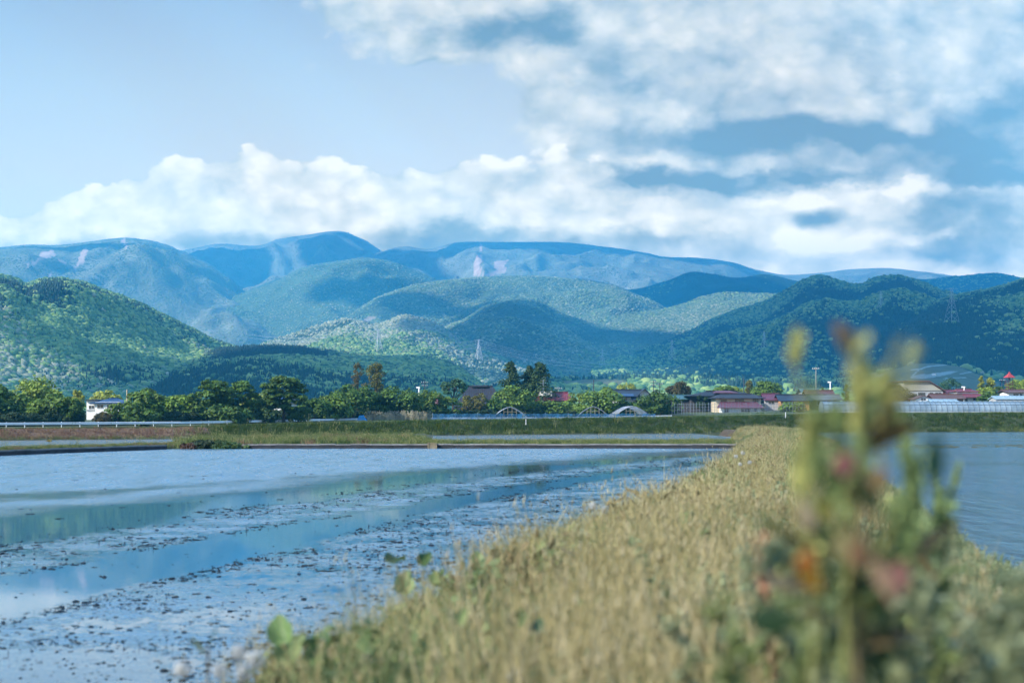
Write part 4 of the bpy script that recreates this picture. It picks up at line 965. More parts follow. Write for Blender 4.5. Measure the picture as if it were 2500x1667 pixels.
TREES = [
 ('tree', -8, 934, 92, 222, 'round', DG, 'dark leafy tree cut by the left edge of the view', .1),
 ('tree', 88, 925, 128, 246, 'round', LG, 'pale green rounded tree, tallest at the left end of the row', .08),
 ('tree', 40, 958, 80, 236, 'round', MG, 'mid green tree between the edge tree and the tall pale one', .05),
 ('bush', 132, 966, 100, 222, 'bush', MG, 'broad green bush low in front of the tall pale tree', .0),
 ('bush', 176, 962, 52, 220, 'bush', DG, 'dark pointed bush touching the white house wall', .0),
 ('tree', 186, 946, 40, 270, 'round', YG, 'yellowish tree peeping over the dark pointed bush', .1),
 ('tree', 262, 951, 66, 330, 'round', YG, 'yellow green tree behind the blue roof of the white house', .1),
 ('bush', 288, 981, 52, 224, 'bush', MG, 'rounded bush hiding the right part of the white house', .0),
 ('bush', 252, 1008, 44, 216, 'bush', PU, 'low purplish grey bush below the white house', .0),
 ('tree', 352, 949, 92, 232, 'round', MG, 'full green tree right of the tan pole', .05),
 ('bush', 345, 985, 74, 218, 'bush', DG, 'dark low bush under the full green tree', .0),
 ('tree', 428, 962, 92, 240, 'bush', MG, 'bushy tree with a flat top left of the big layered tree', .0),
 ('tree', 476, 960, 48, 262, 'round', LG, 'light tree glimpsed behind the flat topped bushy tree', .1),
 ('tree', 520, 932, 92, 240, 'layered', DG, 'big dark spreading tree with layered boughs', .16),
 ('tree', 586, 938, 84, 244, 'layered', DG, 'right hand companion of the big layered tree', .16),
 ('bush', 560, 996, 92, 234, 'bush', DG, 'dark undergrowth bush below the two layered trees', .0),
 ('tree', 622, 955, 54, 285, 'round', YG, 'bright yellow green tree between the layered trees', .12),
 ('tree', 644, 962, 58, 250, 'round', MG, 'mid green tree left of the tree with the visible trunk', .1),
 ('tree', 692, 926, 98, 246, 'layered', DG, 'open dark tree with a visible trunk and a blue roof behind', .26),
 ('bush', 650, 1000, 70, 243, 'bush', BG, 'blackish bush left of the visible trunk', .0),
 ('bush', 728, 992, 60, 247, 'bush', DG, 'dark bush right of the visible trunk', .0),
 ('tree', 765, 968, 66, 262, 'bush', DG, 'dark leafy bush in the dip of the tree line', .0),
 ('tree', 815, 956, 74, 268, 'round', MG, 'rounded tree below the brown topped conifer', .05),
 ('tree', 862, 934, 100, 274, 'round', DG, 'tall dense tree in front of the two conifers', .1),
 ('tree', 822, 985, 70, 266, 'bush', MG, 'low leafy tree under the tall dense one', .0),
 ('tree', 920, 952, 70, 280, 'bush', DG, 'dense tree between the tall dense one and the domed one', .0),
 ('tree', 982, 946, 94, 282, 'round', DG, 'domed dark tree left of the pink roof', .12),
 ('tree', 1055, 950, 70, 296, 'round', MG, 'domed tree between the pink roof and the dark thatched house', .08),
 ('tree', 1095, 966, 52, 298, 'bush', MG, 'small leafy tree touching the left slope of the dark roof', .0),
 ('tree', 1106, 926, 74, 345, 'umbrella', BLG, 'airy umbrella shaped tree with bare limbs behind the dark roof', .3),
 ('tree', 1145, 960, 36, 306, 'round', OL, 'small olive tree in front of the dark roof, left of a pair', .08),
 ('tree', 1172, 952, 34, 306, 'round', OL, 'small olive tree in front of the dark roof, right of a pair', .08),
 ('tree', 1248, 944, 104, 312, 'round', MG, 'wide domed tree above the single arched frame', .03),
 ('bush', 1212, 974, 66, 308, 'bush', DG, 'dark bush at the foot of the wide domed tree', .0),
 ('tree', 1336, 984, 70, 316, 'bush', MG, 'low shrubby tree below the bright red roof', .0),
 ('tree', 1408, 954, 44, 330, 'round', LG, 'light green tree right of the red roof', .05),
 ('tree', 1384, 990, 84, 318, 'bush', MG, 'spreading shrub between the red roof and the round tree', .0),
 ('tree', 1474, 943, 96, 318, 'round', MG, 'large round tree above the paired arched frames', .03),
 ('tree', 1535, 936, 74, 400, 'round', YG, 'sunlit yellow green tree behind the blue tiled house', .1),
 ('bush', 1538, 988, 70, 320, 'bush', DG, 'dark bush in front of the blue tiled house', .0),
 ('tree', 1612, 960, 92, 318, 'round', DG, 'broad dark tree left of the stake trellis', .0),
 ('tree', 1656, 930, 58, 345, 'round', PU, 'purplish brown round tree above the teal roofs', .08),
 ('bush', 1716, 962, 32, 330, 'bush', BG, 'blackish clipped bush left of the cream house', .0),
 ('tree', 1766, 938, 46, 395, 'round', MG, 'small tree over the maroon ridge, left one', .1),
 ('tree', 1800, 942, 40, 395, 'round', LG, 'small tree in the middle above the maroon ridge', .1),
 ('tree', 1829, 928, 26, 400, 'cedar', OL, 'slim yellowish conifer above the maroon ridge', .1),
 ('tree', 1873, 931, 70, 390, 'round', MG, 'wide tree behind the cream house, its right end', .1),
 ('bush', 1935, 985, 60, 312, 'bush', MG, 'green bush behind the right end of the stake trellis', .0),
 ('tree', 2141, 948, 40, 330, 'round', DG, 'dark tree half hidden by the blurred sorrel stems', .0),
 ('tree', 2186, 934, 56, 335, 'round', PU, 'reddish brown tree left of the big beige hall', .0),
 ('bush', 2222, 965, 56, 325, 'bush', PU, 'reddish brush at the foot of the beige hall', .0),
 ('tree', 2326, 920, 66, 560, 'round', BLG, 'distant blue green round tree behind the red roofs', .05),
 ('tree', 2396, 916, 22, 360, 'cedar', YG, 'yellowish conifer near the red fire tower, left of two', .05),
 ('tree', 2418, 922, 30, 362, 'cedar', YG, 'yellowish conifer near the red fire tower, right of two', .05),
 ('bush', 2404, 938, 44, 350, 'round', LG, 'pale bush at the foot of the yellowish conifers', .0),
 ('bush', 2412, 955, 44, 335, 'bush', DG, 'dark bush right of the bright red tin roof', .0),
 ('tree', 2438, 935, 26, 352, 'round', DG, 'dark narrow tree left of the fire tower', .0),
 ('tree', 2486, 922, 60, 400, 'round', LG, 'light green trees mass right of the fire tower', .0),
 ('tree', 2500, 928, 40, 398, 'cedar', LG, 'pointed light green conifer at the right edge', .0),
 ('conifer_tree', 873, 882, 31, 330, 'lobed', BR, 'tall narrow conifer with a brown tinged knobbly crown', .05),
 ('conifer_tree', 919, 885, 54, 325, 'lobed', OL, 'tall olive conifer with a waisted crown beside the brown one', .05),
 ('conifer_tree', 1247, 882, 50, 335, 'cedar', BG, 'left one of the two black green cedars behind the wide domed tree', .05),
 ('conifer_tree', 1292, 892, 46, 338, 'cedar', BG, 'middle spire of the black green cedars', .05),
 ('conifer_tree', 1318, 884, 66, 334, 'cedar', BG, 'right one of the black green cedars, beside the lattice aerial', .05),
 ('conifer_tree', 1700, 968, 14, 360, 'cedar', BG, 'tiny dark conifer beside the teal roofs', .0),
 ('conifer_tree', 2066, 938, 18, 350, 'cedar', DG, 'small pointed conifer among the hidden roofs', .0),
 ('conifer_tree', 2008, 944, 14, 352, 'cedar', DG, 'tiny pointed conifer left of the white vent pipe', .0),
]
for i, (nm, px, py, w, d, st, c, lb, z0) in enumerate(TREES):
    j = random.uniform(0.9, 1.12); cat = {'tree': 'tree', 'bush': 'bush', 'conifer_tree': 'conifer'}[nm]
    tree(nm, px, py-2, w*(1.25 if st in ('round', 'bush') else 1.3 if st == 'lobed' else 1.8 if st == 'cedar' else 1.15), d, st, tuple(q*j*m_ for q, m_ in zip(c, (1.75, 1.65, 0.85))), lb, z0, i+1, cat)
# tangled undergrowth that closes the row at its foot
M_under = leafmat('undergrowth_leaves', [(0, (0.012, 0.028, 0.012)), (0.5, (0.030, 0.058, 0.022)), (1, (0.065, 0.10, 0.035))], 0.7, 0.15)
UV = []
for k in range(4):
    v, f, t, C = crown_mesh(2.2, 3.4, 900+k, 'bush', 0.0); UV.append(mesh_np('under_%d' % k, v, f, M_under, link=False, attrs={'tone': t}))
under_coll = variants('undergrowth_variants', UV)
r_ = np.random.default_rng(44); n = 620; px = r_.uniform(-250, 1660, n); d_ = np.interp(px, [-250, 0, 440, 900, 1700], [206, 212, 232, 286, 326])+r_.uniform(0, 9, n)+(px > 1200)*4
ok = ~((px > 196) & (px < 262)) & ~((px > 895) & (px < 1045) & (r_.random(n) < 0.3)); px, d_ = px[ok], d_[ok]; n = len(px); x = (px-1250)/F*d_
scatter('undergrowth', np.stack([x, d_, zg(x, d_)-0.1], 1), np.stack([0*x, 0*x, r_.uniform(0, 6, n)], 1), r_.uniform(0.45, 1.1, n), r_.integers(0, 4, n), under_coll, 'dark tangled undergrowth at the foot of the tree row', 'undergrowth')
# the dark flowering bush on the strip beside the curb, and scattered clumps
def clump(name, px, wpx, hpx, d, colour, label, seed, cat='bush'):
    x = (px-1250)/F*d; z = float(far_z(np.array(px, float), np.array(d, float))); w = wpx/F*d; h = hpx/F*d
    o = empty(name, (x, d, z-0.05), 0, label, cat, 'low bushes beside the paddy water')
    v, f, t, C = crown_mesh(h, w, seed, 'bush', 0.0); v[:, 1] *= 0.6
    c = mesh_np('foliage', v, f, M_crown, o, attrs={'tone': t}); c.color = (*colour, 1)
    b = MB(); r = random.Random(seed)
    for k in range(6): b.tube([(r.uniform(-w*.3, w*.3), 0, -0.05), (r.uniform(-w*.4, w*.4), r.uniform(-.2, .2), h*0.7)], [0.03, 0.012], 5)
    b.build('stems', M_bark, o)
clump('bush', 500, 70, 40, 73.6, BG, 'dark bush overhanging the curb gap at the left', 301)
clump('bush', 545, 84, 34, 73.8, DG, 'dark leafy bush at the start of the straight curb', 302)
clump('bush', 462, 56, 30, 73.4, (0.06, 0.035, 0.025), 'reddish brown bush at the end of the angled curb', 303)
clump('bush', 595, 54, 26, 74.4, MG, 'small green bush on the curb right of the dark ones', 304)
clump('bush', 283, 26, 20, 76, OL, 'tawny clump standing before the left strip of water', 305)
clump('bush', 345, 20, 18, 78, OL, 'thin tawny clump near the end of the left strip of water', 306)
clump('bush', 1500, 26, 16, 92, (0.30, 0.22, 0.09), 'straw yellow clump by the right strip of water', 307)
clump('bush', 120, 10, 15, 97, (0.40, 0.28, 0.05), 'small yellow flowering clump on the brown bank', 308)

# ================================================================= houses
M_white = mat('white_plaster', (0.78, 0.77, 0.74), 0.8, 0.07, 0.8); M_cream = mat('cream_siding', (0.56, 0.47, 0.33), 0.8, 0.08, 0.8)
M_beige = mat('beige_panels', (0.33, 0.32, 0.27), 0.7, 0.06, 0.5); M_brownw = mat('brown_boards', (0.17, 0.10, 0.06), 0.85, 0.2, 1.5); M_orange = mat('orange_wall', (0.42, 0.22, 0.10), 0.8, 0.12, 1)
M_darkw = mat('dark_boards', (0.05, 0.045, 0.045), 0.85, 0.25, 1.5); M_grey = mat('grey_board', (0.36, 0.37, 0.38), 0.8, 0.12, 1)
M_frame = mat('window_frame', (0.45, 0.45, 0.45), 0.4, 0.1, 3); M_brframe = mat('bronze_frame', (0.06, 0.05, 0.045), 0.4, 0.1, 3)
M_glass, nd_, b_ = newmat('window_glass'); b_.inputs['Base Color'].default_value = (0.03, 0.04, 0.05, 1); b_.inputs['Roughness'].default_value = 0.08
nd_.put(b_.inputs['Roughness'], nd_.ss(nd_.noise(nd_.coord('Object'), 2.0, 3), 0.2, 0.9, 0.04, 0.25))
RB = striped('blue_tin_roof', (0.015, 0.050, 0.13), 0, 0.45, 0.4); RDB = striped('dark_blue_tiles', (0.022, 0.032, 0.050), 0, 0.35, 0.5); RT = striped('teal_tin_roof', (0.055, 0.13, 0.155), 0, 0.45, 0.45)
RRED = striped('red_tin_roof', (0.17, 0.030, 0.042), 0, 0.45, 0.5); RPINK = striped('faded_red_roof', (0.25, 0.11, 0.125), 0, 0.45, 0.6); RMAR = striped('maroon_tin_roof', (0.115, 0.036, 0.06), 0, 0.4, 0.5)
RBLK = striped('black_tiles', (0.016, 0.016, 0.022), 0, 0.35, 0.5); RBRN = striped('brown_roof', (0.11, 0.055, 0.045), 0, 0.4, 0.6); RSLT = striped('slate_grey_roof', (0.022, 0.023, 0.034), 0, 0.5, 0.6); RGRY = striped('grey_green_roof', (0.12, 0.13, 0.12), 0, 0.4, 0.6)
RLB = striped('light_blue_sheet', (0.26, 0.38, 0.47), 0, 0.9, 0.5, 0.85)

class House:
    """photo-measured building: X() and Z() turn measured columns and rows into local metres at this distance"""
    def __init__(s, name, px, d, label, cat='house', rz=0.0, group='houses and sheds of the village'):
        s.d = d; s.pc = px; x = (px-1250)/F*d; s.z0 = float(zg(x, d))-0.05
        s.o = empty(name, (x, d, s.z0), rz, label, cat, group)
    def X(s, px): return (px-s.pc)/F*s.d
    def Z(s, py): return CZ-(py-HZ)/F*s.d-s.z0
    def wall(s, a, b, top, mat_, y0=0.0, y1=7.0, bottom=None, name='wall', gable=None):
        x0, x1, z1 = s.X(a), s.X(b), s.Z(top); zb = -0.4 if bottom is None else s.Z(bottom); m = MB()
        if gable is None: m.box(x0, x1, y0, y1, zb, z1)
        elif gable == 'end': m.prism([(x0, zb), (x1, zb), (x1, z1), ((x0+x1)/2, z1+s.gh), (x0, z1)], y0, y1)
        else: m.prismx([(y0, zb), (y1, zb), (y1, z1), ((y0+y1)/2, z1+s.gh), (y0, z1)], x0, x1)
        return m.build(name, mat_, s.o)
    def roof_side(s, a, b, eave, ridge, mat_, y0=0.0, y1=7.0, ov=0.5, th=0.14, name='roof', hip=0.0):
        """ridge along x: two slabs, optionally hipped ends (hip = inset of the ridge in metres)"""
        x0, x1, ze, zr = s.X(a), s.X(b), s.Z(eave), s.Z(ridge); ym = (y0+y1)/2; m = MB()
        for ya in (y0-ov, y1+ov):
            m.hexa([(x0, ya, ze-th), (x1, ya, ze-th), (x1-hip, ym, zr-th), (x0+hip, ym, zr-th), (x0, ya, ze), (x1, ya, ze), (x1-hip, ym, zr), (x0+hip, ym, zr)])
        if hip > 0:
            for xa, xb in ((x0, x0+hip), (x1, x1-hip)):
                m.add([(xa, y0-ov, ze), (xa, y1+ov, ze), (xb, ym, zr)], [(0, 1, 2)]); m.add([(xa, y0-ov, ze-th), (xa, y1+ov, ze-th), (xb, ym, zr-th)], [(0, 1, 2)])
        r = m.build(name, mat_, s.o)
        MB().box(x0+hip-0.05, x1-hip+0.05, ym-0.16, ym+0.16, zr-0.02, zr+0.20).build('ridge_cap', mat_, r)
        return r
    def roof_end(s, a, b, eave, ridge, mat_, y0=0.0, y1=7.0, ov=0.4, th=0.16, name='roof', apex=None):
        """ridge runs away from the viewer: the gable faces the front"""
        x0, x1, ze, zr = s.X(a), s.X(b), s.Z(eave), s.Z(ridge); xm = (x0+x1)/2 if apex is None else s.X(apex); m = MB()
        for xa in (x0, x1):
            m.prism([(xa, ze-th), (xa, ze), (xm, zr), (xm, zr-th)] if xa < xm else [(xm, zr-th), (xm, zr), (xa, ze), (xa, ze-th)], y0-ov, y1+ov)
        return m.build(name, mat_, s.o)
    def lean(s, a, b, eave, top, mat_, y0, y1, th=0.12, name='lower_roof', inset=0.0):
        x0, x1, ze, zt = s.X(a), s.X(b), s.Z(eave), s.Z(top)
        m = MB().hexa([(x0, y0, ze-th), (x1, y0, ze-th), (x1-inset, y1, zt-th), (x0+inset, y1, zt-th), (x0, y0, ze), (x1, y0, ze), (x1-inset, y1, zt), (x0+inset, y1, zt)])
        return m.build(name, mat_, s.o)
    def win(s, a, b, t, bt, y=0.0, fm=None, name='window', mull=1):
        x0, x1, z1, z0 = s.X(a), s.X(b), s.Z(t), s.Z(bt); fm = fm or M_frame; w = 0.07; m = MB()
        m.box(x0-w, x0, y-0.06, y+0.02, z0-w, z1+w).box(x1, x1+w, y-0.06, y+0.02, z0-w, z1+w).box(x0, x1, y-0.06, y+0.02, z1, z1+w).box(x0, x1, y-0.08, y+0.02, z0-w, z0)
        for k in range(mull):
            xm = x0+(x1-x0)*(k+1)/(mull+1); m.box(xm-0.03, xm+0.03, y-0.05, y+0.02, z0, z1)
        f = m.build(name, fm, s.o); MB().box(x0, x1, y-0.025, y+0.01, z0, z1).build('pane', M_glass, f); return f
    def door(s, a, b, t, y=0.0, mat_=None):
        x0, x1, z1 = s.X(a), s.X(b), s.Z(t); f = MB().box(x0, x1, y-0.05, y+0.01, -0.1, z1).build('door', mat_ or M_brframe, s.o)
        MB().box(x1-0.18, x1-0.10, y-0.10, y-0.05, 0.95, 1.1).build('handle', M_frame, f); return f

h = House('house', 252, 290, 'white house with a bright blue roof between the left trees')
h.gh = 0; h.wall(207, 233, 977, M_white, 1.2, 7, name='side_wing'); h.wall(232, 292, 981, M_white, 0, 8)
h.roof_side(221, 307, 983, 972.5, RB, 0, 8, 0.6, hip=2.6); h.lean(203, 236, 975.5, 973.5, RBLK, 0.6, 7.4, 0.15, 'flat_roof')
h.wall(208, 232, 999, M_grey, 1.05, 1.2, 1003, 'balcony_rail'); h.win(238, 252, 988, 996); h.win(262, 272, 988, 996); h.win(213, 226, 990, 997, 1.2); h.door(278, 285, 1001)
h = House('house', 682, 300, 'white house with a blue roof seen through the open dark tree')
h.wall(650, 712, 979, M_white, 0, 7); h.roof_side(642, 722, 981, 966, RB, 0, 7, 0.6, hip=2.0); h.win(660, 676, 984, 994); h.win(690, 702, 984, 994)
h = House('house', 1036, 318, 'house with a faded pink roof showing between two domed trees')
h.wall(1010, 1064, 984, M_brownw, 0, 6); h.roof_side(1004, 1070, 985, 966, RPINK, 0, 6, 0.5); h.win(1026, 1040, 988, 996)
h = House('house', 1166, 328, 'large old house under a tall dark thatch shaped roof', rz=0.0)
h.wall(1122, 1226, 992, M_darkw, 0.4, 9.2); h.roof_side(1106, 1240, 994, 942, RSLT, 0, 9.6, 0.4, 0.5, hip=3.6)
rd = h.lean(1150, 1190, 941, 938.5, RBLK, 4.0, 5.6, 0.25, 'smoke_vent'); h.win(1140, 1160, 996, 1006, 0.4, mull=2); h.win(1180, 1200, 996, 1006, 0.4, mull=2)
h = House('house', 1348, 332, 'bright red roofed house with a white box dormer')
h.wall(1322, 1386, 976, M_brownw, 0, 7); h.roof_side(1306, 1400, 977, 957, RRED, 0, 7, 0.6, hip=1.2); h.wall(1316, 1348, 951.8, M_white, 0.6, 4.5, 966, 'dormer'); h.lean(1314, 1350, 951.6, 951.2, RBLK, 0.4, 4.7, 0.10, 'dormer_roof')
MB().box(h.X(1331)-0.04, h.X(1331)+0.04, 0.55, 0.6, h.Z(965), h.Z(952)).build('dormer_joint', M_frame, h.o); h.win(1340, 1356, 982, 990)
h = House('house', 1538, 338, 'blue tiled house with a white gable facing right of the round tree')
h.wall(1500, 1578, 969, M_white, 0, 8); h.roof_side(1494, 1574, 968, 951, RDB, 0, 8, 0.7); h.gh = h.Z(950)-h.Z(962); h.wall(1562, 1584, 962, M_white, -0.8, 4, gable='end', name='gable_wall', bottom=967)
h.roof_end(1556, 1590, 965, 948, RDB, -1.3, 4.5); h.lean(1505, 1546, 967, 961, RB, -2.4, 0.0, 0.1, 'porch_roof'); h.lean(1540, 1588, 976, 969, RDB, -2.2, 0.0, 0.12, 'lower_roof'); h.win(1552, 1574, 978, 985, mull=2); h.win(1512, 1530, 972, 982)
h = House('house', 1604, 345, 'small white gabled house with a dark blue roof beside the utility poles')
h.gh = h.Z(952)-h.Z(963); h.wall(1594, 1614, 963, M_white, 0, 7, gable='end'); h.roof_end(1590, 1618, 966, 950.5, RDB, 0, 7); h.win(1601, 1607, 967, 973)
h = House('house', 1672, 335, 'long low house with teal tin roofs left of the cream one')
h.wall(1640, 1716, 974, M_darkw, 0, 6); h.roof_side(1634, 1722, 974, 964.5, RT, 0, 6, 0.6); h.wall(1726, 1742, 970, M_white, -0.8, 3, name='white_end'); h.lean(1722, 1746, 970, 962, RT, -1.2, 3, 0.1, 'end_roof'); h.win(1650, 1664, 978, 985); h.win(1690, 1702, 978, 985); h.door(1672, 1678, 980)
h = House('house', 1800, 322, 'cream two storey house with a maroon lower roof behind the stake trellis')
h.wall(1747, 1858, 970.5, M_cream, 0, 8); h.roof_side(1738, 1868, 971.5, 961.5, RSLT, 0, 8, 0.9, hip=2.4); h.wall(1700, 1870, 966, M_darkw, 9.5, 15, name='rear_wing')
h.roof_side(1688, 1874, 964.5, 952.5, RBLK, 9, 16, 0.8, hip=5.0, name='rear_roof'); h.lean(1752, 1816, 956.5, 951, RMAR, 8.6, 12, 0.12, 'maroon_ridge_roof', 1.4)
h.win(1761, 1774, 975.5, 983, fm=M_brframe); h.win(1795, 1816, 974.5, 981, fm=M_brframe, mull=2); h.win(1838, 1850, 974, 980, fm=M_brframe)
h.wall(1756, 1852, 993, M_white, -3.2, 0, name='ground_storey'); h.lean(1744, 1860, 995, 980.5, RMAR, -4.2, 0, 0.14, 'lower_roof', 1.3); h.win(1764, 1774, 998, 1006, -3.2, mull=0); h.win(1804, 1826, 998, 1005, -3.2, mull=2); h.door(1836, 1842, 997, -3.2)
h = House('house', 1884, 330, 'small house with a plum coloured roof right of the cream one')
h.wall(1868, 1904, 975, M_grey, 0, 6); h.roof_side(1864, 1908, 976, 961, RMAR, 0, 6, 0.4); h.win(1876, 1890, 979, 986)
h = House('house', 1940, 326, 'orange brown walled house with a dark blue roof behind the blurred sorrel')
h.wall(1908, 1976, 977, M_orange, 0, 7); h.roof_side(1900, 1984, 978, 963, RDB, 0, 7, 0.6); h.win(1924, 1944, 982, 990); h.door(1956, 1963, 983)
h = House('house', 2018, 330, 'low house with brown and grey green roofs left of the vent pipe')
h.wall(1978, 2050, 975, M_brownw, 0, 7); h.roof_side(1968, 2058, 976, 963, RGRY, 0, 7, 0.6); h.roof_side(1985, 2060, 966, 951, RBRN, 8, 14, 0.5, name='rear_roof'); h.wall(1990, 2055, 966, M_darkw, 8.4, 13.6, name='rear_wall'); h.win(1995, 2010, 980, 988)
h = House('house', 1978, 380, 'grey blue roofed house standing behind the brown roofs')
h.wall(1962, 2000, 958, M_grey, 0, 7); h.roof_side(1956, 2006, 959, 947, RT, 0, 7, 0.5); h.win(1970, 1982, 962, 968)
h = House('gymnasium', 2255, 352, 'large beige hall with a dark sloping roof edge on the right', 'hall')
x0, xa, x1 = h.X(2206), h.X(2268), h.X(2303); zt, ze = h.Z(932), h.Z(955)
MB().prism([(x0, -0.4), (x1, -0.4), (x1, ze), (xa, zt), (x0, zt)], 0, 26).build('wall', M_beige, h.o)
m = MB(); m.prism([(x0-0.5, zt+0.03), (xa, zt+0.03), (xa, zt+0.28), (x0-0.5, zt+0.28)], -0.6, 26.5); m.prism([(xa+0.01, zt+0.03), (x1+0.6, ze-0.25), (x1+0.6, ze+0.0), (xa+0.01, zt+0.28)], -0.6, 26.5); m.build('roof', RBRN, h.o)
MB().box(x0-0.05, x1+0.02, -0.12, -0.003, h.Z(955), h.Z(953.6)).build('trim', M_darkw, h.o)
MB().box(x0+0.1, x1-0.1, -0.055, -0.005, h.Z(968), h.Z(956)).build('lower_band', M_grey, h.o)
for a, b in ((2242, 2258), (2270, 2277), (2284, 2289), (2292, 2297)): h.win(a, b, 959, 966, -0.06, M_brframe)
h = House('house', 2256, 318, 'low white gabled shed with a brown roof in front of the beige hall')
h.gh = h.Z(967)-h.Z(972); h.wall(2236, 2274, 972, M_white, 0, 6, gable='end'); h.roof_end(2231, 2279, 973.5, 965.5, RBRN, 0, 6); h.win(2249, 2260, 972, 977)
h = House('shed', 2316, 328, 'long brown roofed shed right of the beige hall', 'shed')
h.wall(2282, 2352, 972, M_brownw, 0, 6); h.roof_side(2276, 2358, 972.5, 962, RBRN, 0, 6, 0.5); h.door(2300, 2308, 975)
h = House('shed', 2310, 312, 'pale blue sheet roof lying low behind the long greenhouse', 'shed')
h.wall(2280, 2338, 981, M_grey, 0, 5); h.roof_side(2274, 2344, 981.5, 975.5, RLB, 0, 5, 0.3)
h = House('house', 2372, 340, 'white house with two bright red tin roofs left of the fire tower')
h.wall(2350, 2396, 970, M_white, 0, 7); h.wall(2346, 2398, 954, M_white, 3, 9, name='upper_wall'); h.lean(2342, 2402, 969, 960.5, RRED, -1.5, 3, 0.14, 'lower_roof'); h.roof_side(2342, 2402, 954.5, 950, RRED, 3, 9, 0.6, hip=1.0); h.win(2376, 2386, 972, 977); h.door(2356, 2362, 973)
h = House('shed', 2324, 352, 'dark red roofed shed peeping out right of the beige hall', 'shed')
h.wall(2306, 2346, 958, M_brownw, 0, 6); h.roof_side(2302, 2350, 959, 952, RMAR, 0, 6, 0.4)
h = House('house', 2486, 345, 'white house with a brown roof below the fire tower at the right edge')
h.wall(2462, 2530, 957, M_white, 0, 7); h.roof_side(2456, 2536, 957.5, 951, RBRN, 0, 7, 0.6); h.win(2474, 2486, 961, 967); h.win(2500, 2510, 961, 967); h.door(2490, 2496, 961)
h = House('greenhouse', 2480, 318, 'low light blue sheeted greenhouse in front of the white house at the right edge', 'greenhouse')
h.wall(2433, 2560, 972, M_grey, 0, 5); h.roof_side(2430, 2562, 973.5, 967.5, RLB, 0, 5, 0.2)

# far little white farm shed on the hill of fields
q = surf(HILLS['olive hill of fields behind the long greenhouse'], 2278, 918)
o = empty('shed', tuple(q), 0, 'tiny white shed alone on the olive hill of fields', 'shed', 'houses and sheds of the village')
MB().box(-1.7, 1.7, 0, 3, -1.5, 1.9).build('wall', M_white, o); MB().prism([(-1.9, 1.9), (1.9, 1.9), (0, 2.6)], -0.2, 3.2).build('roof', M_grey, o)

# ================================================================= long tunnel greenhouse, arched frames, trellis, net
M_film, nd_, b_ = newmat('greenhouse_film'); co = nd_.coord('Object'); sp_ = nd_.node('ShaderNodeSeparateXYZ'); nd_.l.new(co, sp_.inputs[0])
b_.inputs['Roughness'].default_value = 0.22; b_.inputs['Specular IOR Level'].default_value = 0.6
nd_.l.new(nd_.ramp(nd_.noise(co, 0.35, 5, 0.6), [(0.3, (0.12, 0.17, 0.215)), (0.7, (0.23, 0.30, 0.355))]), b_.inputs['Base Color'])
M_galv = mat('galvanised_pipe', (0.42, 0.44, 0.47), 0.4, 0.15, 2, metal=0.6); M_galvd = mat('dull_pipe', (0.30, 0.34, 0.40), 0.5, 0.2, 2, metal=0.2)
def vault(w, hgt, n=14, e=0.75):
    return [(-w/2*math.cos(math.pi*i/n), hgt*max(0.0, math.sin(math.pi*i/n))**e) for i in range(n+1)]
M_hoop = mat('shaded_hoop', (0.07, 0.10, 0.13), 0.5, 0.2, 2)  # dark blue-grey so the hoop lines show against the film
def tunnel(px0, px1, d, top, label):
    x0, x1 = (px0-1250)/F*d, (px1-1250)/F*d; zb = float(zg((x0+x1)/2, d))-0.1; hgt = CZ-(top-HZ)/F*d-zb
    o = empty('tunnel_greenhouse', (x0, d, zb), 0, label, 'greenhouse'); L = x1-x0; pr = vault(5.4, hgt)
    n = len(pr); nx = int(L/0.55); v = []; f = []
    for i in range(nx+1):                       # film sags a little between hoops
        for yy, z in pr: v.append((L*i/nx, yy*(1.0 if i % 2 == 0 else 0.985)+2.7, z*(1.0 if i % 2 == 0 else 0.985)))
    for i in range(nx):
        for k in range(n-1): f.append((i*n+k, (i+1)*n+k, (i+1)*n+k+1, i*n+k+1))
    f.append(tuple(range(n-1, -1, -1))); f.append(tuple(nx*n+k for k in range(n)))
    mesh_np('plastic_cover', v, f, M_film, o)
    b = MB()
    for i in range(0, nx+1, 2): b.tube([(L*i/nx, (yy-2.7)*0+yy*1.006+2.7, z*1.006+0.01) for yy, z in pr[:9]], 0.05, 4)
    b.tube([(0, pr[5][0]*1.01+2.7, pr[5][1]*1.01), (L, pr[5][0]*1.01+2.7, pr[5][1]*1.01)], 0.035, 4); b.tube([(0, pr[3][0]*1.02+2.7, pr[3][1]), (L, pr[3][0]*1.02+2.7, pr[3][1])], 0.035, 4)
    b.build('hoops', M_hoop, o)
    MB().box(0, L, -0.02, 0.02, 0.0, 0.35).build('skirt', M_galv, o)
tunnel(2012, 2640, 292, 979, 'long clear plastic tunnel greenhouse stretching to the right edge')
